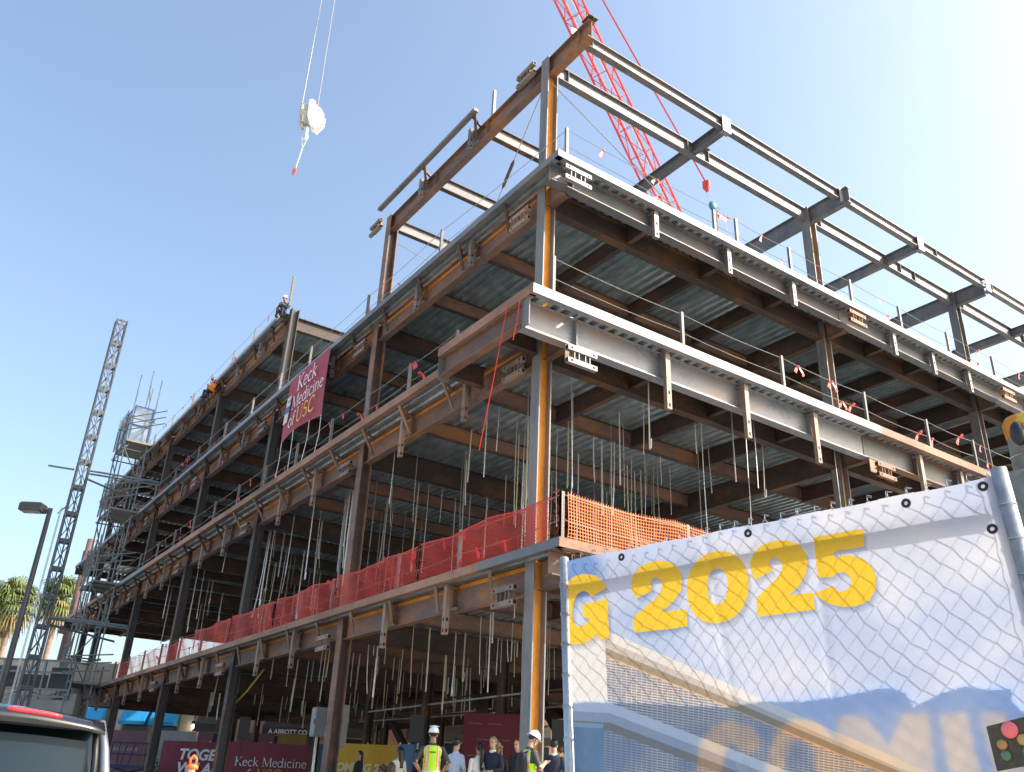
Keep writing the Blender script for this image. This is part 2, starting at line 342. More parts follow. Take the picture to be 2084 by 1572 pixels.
for lv in (2, 3, 4, 5):
    q = LV[lv]; zb, D = q['zb'], q['D']; zd = zb + D + 0.004
    cols = [x for x in AX if x >= q['xl'] - 0.5]
    first = 2 if lv == 5 else 0
    fb = 0.46; zf = zb + D - fb
    # girders along the facade and inside, parallel to it
    for k in range(first, len(cols) - 1):
        x0, x1 = cols[k + 1] + 0.17, cols[k] - 0.17
        for j, y in enumerate(BY):
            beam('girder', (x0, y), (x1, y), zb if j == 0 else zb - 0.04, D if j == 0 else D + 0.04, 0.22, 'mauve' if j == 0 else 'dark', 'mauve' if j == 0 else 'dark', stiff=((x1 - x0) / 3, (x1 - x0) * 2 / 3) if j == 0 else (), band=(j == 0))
    # girders across, and floor beams at the third points
    xsb = []
    for k in range(first, len(cols)):
        for j in range(2): beam('girder', (cols[k], BY[j] + 0.18), (cols[k], BY[j + 1] - 0.18), zb, D, 0.24, 'dark', 'dark')
        if k < len(cols) - 1:
            nsp = 3 if cols[k] - cols[k + 1] > 6 else 2
            for t in range(1, nsp):
                xx = cols[k] + (cols[k + 1] - cols[k]) * t / nsp; xsb.append(xx)
                for j in range(2): beam('floor_beam', (xx, BY[j] + 0.02), (xx, BY[j + 1] - 0.02), zf, fb, 0.17, 'mauve' if k < 2 else 'dark', 'dark', tf=0.016)
    # decks
    xr = cols[first]
    for k in range(first, len(cols) - 1):
        for j in range(2): deck(cols[k + 1], cols[k], BY[j], BY[j + 1] + (0.6 if j == 1 else 0), zd)
        deck(cols[k + 1], cols[k], -q['e'] + 0.01, 0.0, zd)
    if q['xl'] < cols[-1] - 0.5:
        deck(q['xl'], cols[-1], -q['e'] + 0.01, 6.0, zd)
        for y in (0.0, 3.0, 6.0): beam('cantilever_beam', (q['xl'] + 0.3, y), (cols[-1] - 0.17, y), zb + 0.12, D - 0.12, 0.2, 'dark', 'dark')
        beam('edge_beam', (q['xl'] + 0.15, -q['e'] + 0.05), (q['xl'] + 0.15, 6.1), zb + 0.2, D - 0.2, 0.2, 'dark', 'dark')
    if lv < 5:
        for y0, y1 in ((-q['e'] + 0.01, 0.0), (0.0, BY[1]), (BY[1], BY[2] + 0.6)): deck(0.0, q['xe'] - 0.01, y0, y1, zd)
    if lv > 2:
        if lv < 5:
            deck(-9.1, 0.0, BY[2] + 0.6, 28.9, zd); deck(0.0, q['xe'] - 0.01, BY[2] + 0.6, 28.9, zd)
            beam('girder', (-9.1, BY[2] + 0.18), (-9.1, 28.1), zb, D, 0.24, 'dark', 'dark'); beam('girder', (0.0, BY[2] + 0.18), (0.0, 28.1), zb, D, 0.24, 'dark', 'dark'); beam('girder', (-8.9, 28.3), (-0.2, 28.3), zb, D, 0.24, 'dark', 'dark')
            for xx in (-3.03, -6.07): beam('floor_beam', (xx, BY[2] + 0.02), (xx, 28.2), zf, fb, 0.17, 'mauve', 'dark', tf=0.016)
    if lv in (3, 4):  # deeper rear decks and girders, added to darken the interior
        for k in range(1, len(cols) - 1):
            deck(cols[k + 1], cols[k], BY[2] + 0.6, 34.0, zd); beam('girder', (cols[k + 1] + 0.17, 28.3), (cols[k] - 0.17, 28.3), zb - 0.04, D + 0.04, 0.22, 'dark', 'dark'); beam('girder', (cols[k + 1], BY[2] + 0.18), (cols[k + 1], 33.8), zb, D, 0.24, 'dark', 'dark')
    # pour-stop edge plates
    zp = zb + D - 0.01; hp = q['top'] - zp
    def aplate(x0, x1, m):
        mb = MB().bar((x0 + 0.004, -q['e'], zp + hp / 2), (x1 - 0.004, -q['e'], zp + hp / 2), 0.008, hp)
        mb.bar((x0 + 0.004, -q['e'] + 0.08, zp + 0.003), (x1 - 0.004, -q['e'] + 0.08, zp + 0.003), 0.155, 0.006)
        mb.build('edge_plate', m, BLD)
    def bplate(y0, y1, m, xe):
        mb = MB().bar((xe, y0 + 0.004, zp + hp / 2), (xe, y1 - 0.004, zp + hp / 2), 0.008, hp)
        mb.bar((xe - 0.08, y0 + 0.004, zp + 0.003), (xe - 0.08, y1 - 0.004, zp + 0.003), 0.155, 0.006)
        mb.build('edge_plate', m, BLD)
    xa = q['xe'] if lv < 5 else -19.0
    if lv == 3: xa = -2.42
    xx = xa; k = 0
    while xx > q['xl'] + 0.1:
        nxt = max(q['xl'], xx - (2.9 if (lv == 2 and k == 0) else 6.1))
        if lv == 2: m = 'plategrey' if k in (0, 7) else 'plate'
        elif lv == 3: m = 'plate' if k not in (5,) else 'plategrey'
        elif lv == 4: m = 'plategrey'
        else: m = 'tube' if k % 2 else 'colgrey'
        aplate(nxt, xx, m); xx = nxt; k += 1
    if lv < 5:
        yy = -q['e'] if lv != 3 else -1.38; k = 0
        while yy < (28.8 if lv > 2 else 20.1):
            nxt = min(28.9 if lv > 2 else 20.2, yy + (5.7 if k else 6.6)); m = 'plategrey' if lv != 3 else ('pale' if yy < 8 else 'plate')
            if lv == 2: m = 'plate'
            bplate(yy, nxt, m, q['xe']); yy = nxt; k += 1
    # kickers under the overhang
    e = q['e']; kk = 0
    x = -1.1 if lv < 5 else -19.6
    while x > q['xl'] + 1:
        if not (lv == 3 and x > -2.6):
            mb = MB().bar((x, -e + 0.07, zp - 0.02), (x - 0.30, -0.14, zb + 0.06), 0.075, 0.06)
            mb.bar((x + 0.02, -e + 0.07, zp - 0.035), (x - 0.46, -0.10, zp - 0.05), 0.06, 0.05)
            mb.build('kicker_brace', 'dark' if lv > 3 or x < -20 else 'tube', BLD)
        x -= 2.28; kk += 1
    # hanging posts for the future cladding
    for k in range(first, len(cols) - 1):
        for t in (1, 2):
            x = cols[k] + (cols[k + 1] - cols[k]) * t / 3
            if lv == 3 and k == 0 and t == 1: x = -2.75
            drop = 0.66 if lv in (3,) else (0.55 if lv == 2 else 0.22)
            key = ('post', lv)
            if key not in CACHE:
                mb = MB(); hh = D + drop - 0.06
                mb.box((0, 0, -hh / 2), (0.13, 0.11, hh), 0); mb.box((0, 0.14, -0.05), (0.16, 0.18, 0.03), 0); mb.box((0.05, 0.15, -hh + drop + 0.03), (0.35, 0.05, 0.05), 0)
                for hz in (-hh + 0.09, -hh + 0.33): mb.box((0.0, -0.0555, hz), (0.05, 0.004, 0.075), 1); mb.box((0.0655, 0, hz), (0.004, 0.05, 0.075), 1)
                CACHE[key] = mb.mesh('cladding_post', ['tube' if lv < 4 else 'colgrey', 'black'])
            link('cladding_post', CACHE[key], BLD, (x, -0.30 if lv != 3 else -0.34, zb + D - 0.05))
    if lv < 5:
        ysp = [BY[1] * t / 4 for t in (1, 2, 3)] + [BY[1] + (BY[2] - BY[1]) * t / 4 for t in (1, 2, 3, 5, 6, 7)]
        xo = {2: 1.00, 3: 1.02, 4: 0.82}[lv]; Do = {2: 0.5, 3: 0.70, 4: 0.50}[lv]; zo = zb + D - Do if lv != 3 else zb
        mw = {2: 'mauve', 3: 'pale', 4: 'grey'}[lv]
        y0 = -q['e'] + 0.05 if lv != 3 else -1.30
        beam('edge_beam', (xo, y0), (xo, BY[1] - 0.3), zo, Do, 0.26, mw, mw, stiff=tuple(v - y0 for v in ([0.1] + ysp[:3])))
        beam('edge_beam', (xo, BY[1] - 0.26), (xo, BY[2] + 9.2), zo, Do, 0.26, 'grey', 'mauve' if lv == 3 else 'grey', stiff=tuple(v - BY[1] + 0.26 for v in ysp[3:6]))
        for y in [0.0, BY[1], BY[2]] + ysp:
            big = y in BY
            beam('outrigger_beam', (-3.0 if not big else 0.18, y), (xo - 0.05, y), zb + (0.0 if big else 0.16), D if big else D - 0.20, 0.2 if big else 0.15, 'mauve' if big else 'dark', 'dark')
        key = ('bpost', lv); drop = 0.74 if lv == 3 else 0.30
        if key not in CACHE:
            mb = MB(); hh = Do + drop
            mb.box((0, 0, -hh / 2), (0.11, 0.145, hh), 0); mb.box((-0.1, 0, -0.04), (0.2, 0.2, 0.03), 0)
            for hz in (-hh + 0.10, -hh + 0.42): mb.box((0.0555, 0, hz), (0.004, 0.055, 0.085), 1)
            CACHE[key] = mb.mesh('cladding_post', ['tube' if lv == 3 else 'grey', 'black'])
        for y in ysp: link('cladding_post', CACHE[key], BLD, (xo + 0.24, y, zo + Do - 0.06))
    # double-bar tie brackets at each column
    def bracket(loc, rz, lbl=None, mm='tube'):
        key = ('bracket', mm)
        if key not in CACHE:
            mb = MB()
            for z in (0.0, -0.30):
                mb.box((0, 0, z), (0.80, 0.11, 0.115), 0)
                for s in (-1, 1):
                    mb.box((s * 0.4005, 0, z), (0.004, 0.075, 0.08), 1)
                    mb.prof([(0.03 * math.cos(a * math.pi / 4), 0.03 * math.sin(a * math.pi / 4)) for a in range(8)], (s * 0.30, -0.0575, z), (s * 0.30, -0.052, z), 1)
            for x in (-0.21, -0.09, 0.09, 0.21): mb.box((x, 0.0, -0.15), (0.022, 0.07, 0.19), 0)
            mb.box((0, 0.085, -0.15), (0.5, 0.05, 0.30), 0); mb.box((0, 0.17, -0.02), (0.3, 0.13, 0.02), 0)
            CACHE[key] = mb.mesh('tie_bracket', [mm, 'black'])
        link('tie_bracket', CACHE[key], BLD, loc, rz)
    for k in range(0 if lv < 5 else 0, len(cols)):
        bracket((cols[k] - 0.62, -0.36, zb + 0.10 + (0.42 if lv == 5 else 0)), 0.0)
    if lv in (3, 4):
        for y in BY:
            bracket((LV[lv]['xe'] + (0.02 if lv == 4 else -0.04), y - 0.02, (zb - 0.30) if lv == 3 else zb + 0.40), math.pi / 2, mm='pale' if y == 0 else 'plate')
            if lv == 3: MB().box((xo + 0.10, y, zb - 0.19), (0.03, 0.42, 0.40)).build('bracket_plate', 'plate', BLD)
# stepped-out canopy at the third-floor corner
q = LV[3]; ye = -1.38; zp = q['zb'] + q['D'] - 0.01; hp = q['top'] - zp
MB().bar((-2.45, ye, zp + hp / 2), (q['xe'] - 0.006, ye, zp + hp / 2), 0.008, hp).bar((-2.45, ye + 0.08, zp + 0.003), (q['xe'] - 0.09, ye + 0.08, zp + 0.003), 0.155, 0.006).build('edge_plate', 'plate', BLD)
MB().bar((-2.45, ye + 0.01, zp + hp / 2), (-2.45, -q['e'], zp + hp / 2), 0.008, hp).build('edge_plate', 'plate', BLD)
deck(-2.44, q['xe'] - 0.01, ye + 0.01, -q['e'] + 0.01, q['zb'] + q['D'] + 0.004)
deck(-2.44, 0.0, -q['e'] + 0.01, 0.0, q['zb'] + q['D'] + 0.009)
beam('edge_beam', (-2.38, ye + 0.16), (1.0, ye + 0.16), q['zb'] + 0.16, 0.53, 0.22, 'mauve', 'plate')
beam('edge_beam', (-2.28, ye + 0.30), (-2.28, -0.13), q['zb'] + 0.16, 0.52, 0.18, 'dark', 'dark')
beam('edge_beam', (0.0, ye + 0.30), (0.0, -0.18), q['zb'] + 0.16, 0.52, 0.18, 'dark', 'dark')
MB().box((-2.40, ye + 0.16, q['zb'] + 0.36), (0.02, 0.30, 0.62)).build('end_plate', 'colgrey', BLD)
MB().box((1.19, ye + 0.05, q['zb'] + 0.35), (0.26, 0.02, 0.70)).build('end_plate', 'colgrey', BLD)
# bare roof frame above the corner
zr = LV[5]['zb']
beam('roof_beam', (-9.26, 0.0), (1.78, 0.0), zr, 0.60, 0.24, 'mauve', 'mauve', stiff=(0.15, 3.3, 6.3, 9.3, 10.6))
for j, (_a, _b2) in enumerate(((0.0, 10.9), (10.9, 19.6), (19.6, 28.3))): beam('roof_beam', (0.0, _a + 0.18), (0.0, _b2 - 0.18), zr + 0.10, 0.46, 0.2, 'pale', 'colgrey', stiff=(0.4, 5.0, 5.9))
for j, (y0, y1) in enumerate(((0.16, 10.75), (11.05, 19.45), (19.75, 28.6))): beam('edge_beam', (1.30, y0), (1.30, y1), zr + 0.20, 0.36, 0.19, 'pale', 'colgrey', stiff=(0.2, 5.2))
for y in (5.45, 10.9, 15.25, 19.6, 23.9, 28.3):
    big = y in (10.9, 19.6, 28.3)
    beam('roof_beam', (-9.2, y), (1.62 if y == 10.9 else 1.24, y), zr if big else zr + 0.16, 0.6 if big else 0.36, 0.2, 'colgrey', 'colgrey')
    MB().box((1.425, y - 0.05, zr + 0.33), (0.02, 0.34, 0.56)).box((1.34, y - 0.05, zr + 0.06), (0.16, 0.30, 0.014)).build('connection_plate', 'pale', BLD)
    MB().box((0.03, y + 0.42, zr + 0.575), (0.34, 0.40, 0.014)).build('connection_plate', 'mauve', BLD)
for x in (-3.05, -6.1, -9.1):
    beam('roof_beam', (x, 0.02 if x > -9 else 0.18), (x, 10.8), zr + 0.12, 0.44, 0.18, 'grey', 'dark')
mb = MB(); mb.prof([(-0.40, 0), (0.16, 0), (0.16, 0.20), (-0.06, 0.26), (-0.34, 0.52), (-0.40, 0.50)], (1.12, 0.0, zr + 0.602), (1.14, 0.0, zr + 0.602)); mb.build('gusset_plate', 'white', BLD)
MB().box((1.70, 0, zr + 0.66), (0.34, 0.30, 0.02)).box((1.70, 0, zr + 0.632), (0.34, 0.02, 0.05)).build('cap_plate', 'dark', BLD)
MB().box((1.36, 0.17, zr + 0.25), (0.30, 0.02, 0.30)).build('connection_plate', 'plate', BLD)
MB().bar((-2.95, -0.52, 19.42), (-9.2, -0.52, 19.42), 0.16, 0.10).build('edge_plate', 'colgrey', BLD)
for x in (-3.2, -6.2):
    MB().bar((x + 0.1, -0.47, 19.38), (x - 0.25, -0.14, zr + 0.06), 0.075, 0.06).bar((x, -0.47, 19.34), (x - 0.1, -0.1, 19.22), 0.07, 0.05).build('kicker_brace', 'dark', BLD)
    link('cladding_post', CACHE[('post', 5)], BLD, (x - 0.35, -0.30, zr + 0.55))
# diagonal erection guy wires in the open corner bay
for a, b in (((-0.1, -0.1, 18.4), (-4.6, 0.6, 15.1)), ((0.1, 0.0, 18.4), (0.9, 4.4, 15.1)), ((-9.1, 0.2, 18.3), (-6.2, 5.0, 15.1))):
    MB().tube([a, b], 0.014, 5).build('guy_wire', 'cable', BLD)
MB().tube([Vector((-0.1, -0.1, 18.4)).lerp(Vector((-4.6, 0.6, 15.1)), t) for t in (0.38, 0.4, 0.52, 0.54)], [0.012, 0.05, 0.05, 0.012], 6).build('turnbuckle', 'dark', BLD)
# guard posts and cables
POST = MB().box((0, 0, 0.545), (0.075, 0.075, 1.09), 0).box((0, 0, 0.01), (0.18, 0.18, 0.02), 0).mesh('guard_post', ['colgrey'])
FLAGSPOTS = []
def guard_line(pts, z, name, posts=True, heights=(0.52, 1.04), flags=6, grp='', fl=True):
    flags = int(flags * 1.5)
    """posts at pts (x,y), sagging cables between"""
    for p in pts:
        if posts: link('guard_post', POST, BLD, (p[0], p[1], z))
    for h in heights:
        path = []
        for a, b in zip(pts[:-1], pts[1:]):
            for t in (0, 0.25, 0.5, 0.75): path.append((a[0] + (b[0] - a[0]) * t, a[1] + (b[1] - a[1]) * t, z + h - 0.05 * math.sin(math.pi * t)))
        path.append((pts[-1][0], pts[-1][1], z + h))
        MB().tube(path, 0.011, 4, caps=False).build('guard_cable', 'cable', BLD)
        if fl:
            for k in range(flags):
                s = random.random() * (len(path) - 1); i = int(s); p = Vector(path[i]).lerp(Vector(path[i + 1]), s - i); d = (Vector(path[i + 1]) - Vector(path[i])).normalized()
                FLAGSPOTS.append((p, math.atan2(d.y, d.x), grp))
xs_ = lambda x0, x1, n: [x0 + (x1 - x0) * k / n for k in range(n + 1)]
guard_line([(1.22, -0.30)] + [(x, -0.30) for x in (-2.6, -5.6, -9.6, -12.0, -15.0, -18.9, -22, -25, -28, -31, -34, -37, -40, -45)], 5.45, 'L2', grp='second')
guard_line([(1.22, -0.30)] + [(1.22, y) for y in (3.2, 6.4, 9.6, 12.8, 16, 19.2)], 5.45, 'L2b', grp='', fl=False)
guard_line([(x, -0.62) for x in (-2.9, -5.4, -8.0, -10.6, -13.5, -16.5, -19.5, -22.5, -25.5, -28.5, -31.5, -35, -39, -44, -49, -54)], 10.78, 'L3', grp='third')
guard_line([(1.36, y) for y in (-0.75, 3.2, 6.9, 10.5, 13.6, 16.2, 18.9, 22, 25, 28)], 10.8, 'L3b', grp='thirdb', flags=5)
guard_line([(1.05, -0.2)] + [(x, -0.42) for x in (-4.6, -9.4, -14.2, -17.2, -20.4, -24, -28, -32, -36, -40, -45, -50, -56)], 14.98, 'L4', grp='fourth')
guard_line([(1.05, -0.2)] + [(1.05, y) for y in (5.0, 5.9, 8.2, 11.1, 13.7, 16.5, 19.4, 22.2, 25, 28)], 14.98, 'L4b', grp='fourthb', flags=6)
guard_line([(-6.5, 8.5), (-3.0, 8.9), (-0.6, 9.4), (-0.7, 12.0), (-0.7, 14.8), (-0.7, 18.6)], 14.98, 'L4c', grp='fourthb', flags=5)
guard_line([(x, -0.33) for x in (-19.4, -22.4, -25.4, -28.8, -32, -36, -40, -45, -50)], 19.32, 'R', grp='roof')
MB().box((0, 0, 0.75), (0.09, 0.09, 1.5)).build('guard_post', 'colgrey', BLD, (-18.05, -0.32, 19.62))
MB().box((0, 0, 0.6), (0.09, 0.09, 1.2)).build('guard_post', 'plategrey', BLD, (-2.9, 0.05, 19.25))
# rods, wires and straps hanging from the floors above
rnd = random.Random(12); nrod = 0
def rod(x, y, zt, ln, r, m, hook):
    tilt = (rnd.uniform(-.015, .015), rnd.uniform(-.015, .015)); bend = (rnd.choice((0, 0.3, 1)) * rnd.uniform(-.05, .05), rnd.choice((0, 0.3, 1)) * rnd.uniform(-.05, .05)); y = round(y / 0.6) * 0.6 + 0.055; pts = []
    for k in range(5):
        t = k / 4; pts.append((x + tilt[0] * t * ln + bend[0] * t ** 3 * ln, y + tilt[1] * t * ln + bend[1] * t ** 3 * ln, zt - ln * t))
    if hook: p = pts[-1]; pts += [(p[0] + 0.05, p[1], p[2] + 0.02), (p[0] + 0.07, p[1], p[2] + 0.25)]
    MB().tube(pts, r, 4, caps=False).build('hanger_rod', m, BLD)
for k in range(150):
    if k < 46: x, y = rnd.uniform(-9, 0.9), rnd.uniform(0.6, 9.5)
    elif k < 95: x, y = rnd.uniform(-20, -1), rnd.uniform(0.5, 5)
    else: x, y = rnd.uniform(-38, -9), rnd.uniform(0.5, 8)
    rod(x, y, 10.66, rnd.uniform(1.3, 3.7), rnd.choice((0.010, 0.013, 0.019)) * (1 + max(0, -x) / 60), rnd.choice(('rod', 'rod', 'cable', 'rodcream')), rnd.random() < 0.08)
for k in range(145):
    x, y = (rnd.uniform(-18, -0.5), rnd.uniform(0.8, 8)) if k < 90 else (rnd.uniform(-34, -6), rnd.uniform(1, 16))
    rod(x, y, 5.36, rnd.uniform(0.8, 2.2), rnd.choice((0.010, 0.013, 0.019)) * (1 + max(0, -x) / 50), rnd.choice(('rodcream', 'rodcream', 'rod', 'cable')), rnd.random() < 0.25)
# conduit racks under the second floor
for k in range(14):
    y = rnd.uniform(4, 18); x0 = rnd.uniform(-30, -12); z = rnd.uniform(3.6, 4.5)
    MB().tube([(x0, y, z), (x0 + rnd.uniform(6, 12), y + rnd.uniform(-.4, .4), z + rnd.uniform(-.1, .1))], 0.03, 5).build('conduit', 'rod' if k % 2 else 'dark', BLD)
# braces and stair stringer on the ground floor
for a, b in (((-16.5, 9.0, 4.7), (-11.5, 9.0, 0.4)), ((-22, 10.9, 0.4), (-27.3, 10.9, 4.6)), ((-12.5, 12.5, 0.4), (-16.5, 12.5, 4.6))):
    MB().bar(a, b, 0.28, 0.30).build('diagonal_brace', 'dark', BLD)
for x, y in ((-13.6, 5.4), (-18.2, 5.5), (-22.8, 5.4), (-9.1, 5.5), (-27, 14)):
    MB().ibeam((x, y, 0.34), (x, y, 4.75), 0.26, 0.25, 0.02, 0.015, 0, 0, Vector((0, 1, 0))).build('post_shore', 'dark', BLD)
# red line dangling from the canopy
for a, b in (((0.6, -1.42, 10.75), (-0.1, -1.50, 7.5)), ((1.1, -1.44, 10.6), (0.95, -1.47, 9.7))):
    MB().tube([a, ((a[0] + b[0]) / 2 + .03, (a[1] + b[1]) / 2, (a[2] + b[2]) / 2), b], 0.012, 4).build('string_line', 'flag', BLD)
# ------------------------------------------------------------------ red warning flags on the guard cables
FL = []
rf = random.Random(3)
for v in range(5):
    mb = MB(); mb.ell((0, 0, -0.01), 0.03, 0.03, 0.03, 0, 6, 4)
    for tails in range(2):
        p = Vector((0, 0, 0)); a = rf.uniform(-1.1, 0.3) + tails * 0.8; L_ = rf.uniform(0.16, 0.30); pts = []
        for k in range(5):
            pts.append((p.copy(), 0.02 + 0.035 * k / 4)); p = p + Vector((math.cos(a) * L_ / 4 * (0.6 if tails else -0.6), rf.uniform(-.02, .02), math.sin(a - 0.35 * k) * L_ / 4 - 0.02))
        for k in range(4):
            (p0, w0), (p1, w1) = pts[k], pts[k + 1]
            t = (p1 - p0).normalized(); nn = Vector((-t.z, 0, t.x))
            for s in (-0.003, 0.003):
                o = Vector((0, s, 0)); mb.quad(p0 - nn * w0 + o, p1 - nn * w1 + o, p1 + nn * w1 + o, p0 + nn * w0 + o)
    FL.append(mb.mesh('warning_flag', ['flag']))
FLAB = {'second': 'red plastic flag tied to the guard cable along the netted second floor edge',
        'third': 'red plastic flag tied to the shaded guard cable below the hanging red banner',
        'thirdb': 'red plastic flag on the sunlit guard cable above the pale third floor edge beam',
        'fourth': 'red plastic flag on the guard cable of the fourth floor edge beside the hanging banner',
        'fourthb': 'red plastic flag on the sunlit guard cable under the bare roof frame',
        'roof': 'red plastic flag on the guard cable along the decked roof edge near the workers'}
for p, a, gname in FLAGSPOTS:
    o = link('warning_flag', rf.choice(FL), None, p - Vector((0, 0, 0.0)), a)
    o.scale = (rf.uniform(0.8, 1.2),) * 3
    tag(o, FLAB[gname], 'flag', 'flags on guard cables, ' + gname)
# ------------------------------------------------------------------ orange safety netting on the second floor
def netting(a, b, z0, h, pitch, rw, diamond, seed, label, sag=0.05, group='safety netting'):
    r_ = random.Random(seed); a, b = Vector((*a, 0)), Vector((*b, 0)); Ln = (b - a).length; d = (b - a) / Ln; n = Vector((d.y, -d.x, 0)); mb = MB()
    f1, f2 = r_.uniform(1.2, 2.2), r_.uniform(3, 5)
    def P(s, t):
        top = h * (1 - sag * math.sin(math.pi * ((s / 3.0) % 1.0)))
        off = 0.035 * math.sin(s * f1 + 2 * t) + 0.02 * math.sin(s * f2 + 5 * t)
        return a + d * min(max(s, 0), Ln) + n * off + Vector((0, 0, z0 + t * top))
    def ribbon(pts, w, ax):
        for k in range(len(pts) - 1):
            p, q = pts[k], pts[k + 1]; u = Vector((0, 0, w / 2)) if ax else d * (w / 2)
            mb.quad(p - u, q - u, q + u, p + u)
    if diamond:
        ns = int(Ln / pitch); run = h * 0.9
        for k in range(-int(run / pitch), ns + 1):
            for sg in (1, -1):
                s0 = k * pitch; pts = []
                for t in range(7):
                    tt = t / 6; s = s0 + (run * tt if sg > 0 else run * (1 - tt))
                    if 0 <= s <= Ln: pts.append(P(s, tt))
                ribbon(pts, rw, False)
        for t in (0.0, 1.0): ribbon([P(s * Ln / 40, t) for s in range(41)], 0.03, True)
    else:
        for k in range(int(Ln / pitch) + 1): ribbon([P(k * pitch, t / 8) for t in range(9)], rw, False)
        for k in range(int(h / pitch) + 1): ribbon([P(s * Ln / 50, k * pitch / h) for s in range(51)], rw, True)
    o = mb.build('safety_netting', 'net' if diamond else 'netb'); tag(o, label, 'netting', group); return o
NX = [0.95, -4.4, -9.3, -14.0, -18.4, -23.0, -27.6, -32.0, -36.2]
for k in range(8):
    nm = 'red safety netting strung between guard posts along the shaded second floor edge'
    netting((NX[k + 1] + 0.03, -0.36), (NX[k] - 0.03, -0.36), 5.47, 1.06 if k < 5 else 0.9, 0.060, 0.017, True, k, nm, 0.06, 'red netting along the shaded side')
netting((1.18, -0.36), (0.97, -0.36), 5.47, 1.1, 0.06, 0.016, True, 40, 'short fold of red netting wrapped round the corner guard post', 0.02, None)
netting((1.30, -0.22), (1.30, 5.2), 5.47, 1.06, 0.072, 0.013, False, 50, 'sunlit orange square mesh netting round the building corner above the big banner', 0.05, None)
# ------------------------------------------------------------------ foreground fence panel with printed banner
FENCE = thing('chain_link_fence', 'galvanised chain-link fence panel with round posts behind the big printed banner', 'fence', (0, 0, 0))
PL, PR = Vector((11.346, -8.132, 1.98)), Vector((13.174, -7.835, 1.98))
ft = (PR - PL); FLEN = ft.length; ft.normalize(); fn = Vector((ft.y, -ft.x, 0))
LEANV = Vector((0, 0, -1)) + ft * 0.055            # the whole panel is racked slightly
def fp(s, h, o=0.0): return PL + ft * s + LEANV * h + fn * o
FH = 2.40
mb = MB().tube([fp(-0.012, -0.01), fp(-0.012, FH)], 0.021, 14); mb.ell(fp(-0.012, -0.01), 0.0215, 0.0215, 0.012, 0, 14, 6); mb.build('post', 'galv', FENCE, smooth=True)
mb = MB().tube([fp(FLEN + 0.012, -0.02), fp(FLEN + 0.012, FH)], 0.024, 14); mb.build('post', 'galv', FENCE, smooth=True)
MB().tube([fp(0.0, 0.088, -0.045), fp(FLEN, 0.088, -0.045)], 0.020, 10).build('top_rail', 'galv', FENCE, smooth=True)
MB().tube([fp(0.0, 1.25, -0.045), fp(FLEN, 1.25, -0.045)], 0.019, 10).build('middle_rail', 'galv', FENCE, smooth=True)
MB().tube([fp(0.0, FH - 0.1, -0.045), fp(FLEN, FH - 0.1, -0.045)], 0.019, 10).build('bottom_rail', 'galv', FENCE, smooth=True)
mb = MB(); rw_ = random.Random(5)
dw, dh = 0.034, 0.074
nwire = int(FLEN / (dw / 1.0)) + 1
def wob(s, h): return 0.010 * math.sin(s * 5 + h * 3) + 0.008 * math.sin(h * 9 + s * 2)
for k in range(nwire + 1):
    pts = []; nseg = int((FH - 0.1) / (dh / 2))
    for j in range(nseg + 1):
        s = k * dw + (0.5 * dw if (j + k) % 2 else -0.5 * dw) * 1.0
        h = -0.018 + j * dh / 2 + rw_.uniform(-.004, .004)
        s = min(max(s, 0.0), FLEN); pts.append(fp(s + rw_.uniform(-.004, .004), h, -0.040 - wob(s, h) + (0.002 if j % 2 else -0.002)))
    # twisted barb at the top
    p0 = pts[0]; barb = [p0 + ft * 0.018 + Vector((0, 0, 0.012)), p0 + Vector((0, 0, 0.020)), p0 + Vector((0, 0, 0.002))]
    mb.tube(barb + pts, 0.0019, 4, caps=False)
mb.build('chain_link_mesh', 'galv', FENCE)
for k in range(9):                                   # tie wires round the left post
    h = 0.12 + k * 0.13; c = fp(-0.012, h); ring = [c + ft * (0.0235 * math.cos(a * math.pi / 5)) + fn * (0.0235 * math.sin(a * math.pi / 5)) + Vector((0, 0, 0.02 * math.sin(a * 0.7))) for a in range(11)]
    MB().tube(ring, 0.0016, 4).build('tie_wire', 'galv', FENCE)
for k in range(6):
    h = 0.10 + k * 0.11; c = fp(FLEN + 0.012, h); ring = [c + ft * (0.0265 * math.cos(a * math.pi / 5)) + fn * (0.0265 * math.sin(a * math.pi / 5)) for a in range(11)]
    MB().tube(ring, 0.0016, 4).build('tie_wire', 'galv', FENCE)
# --- the printed vinyl: colours of the print are computed per vertex
def inpoly(X, Y, poly):
    r_ = np.zeros(X.shape, bool); n = len(poly); j = n - 1
    for i in range(n):
        xi, yi = poly[i]; xj, yj = poly[j]
        if yi != yj:
            c = ((yi > Y) != (yj > Y)) & (X < (xj - xi) * (Y - yi) / (yj - yi) + xi); r_ ^= c
        j = i
    return r_
def smoothpoly(p, n=4):
    out = []; m_ = len(p)
    for i in range(m_):
        p0, p1, p2, p3 = [np.array(p[(i + k - 1) % m_], float) for k in range(4)]
        # keep sharp corners
        a = p1 - p0; b_ = p2 - p1
        for t in range(n):
            u = t / n; q_ = 0.5 * ((2 * p1) + (-p0 + p2) * u + (2 * p0 - 5 * p1 + 4 * p2 - p3) * u * u + (-p0 + 3 * p1 - 3 * p2 + p3) * u ** 3)
            out.append(tuple(q_))
    return out
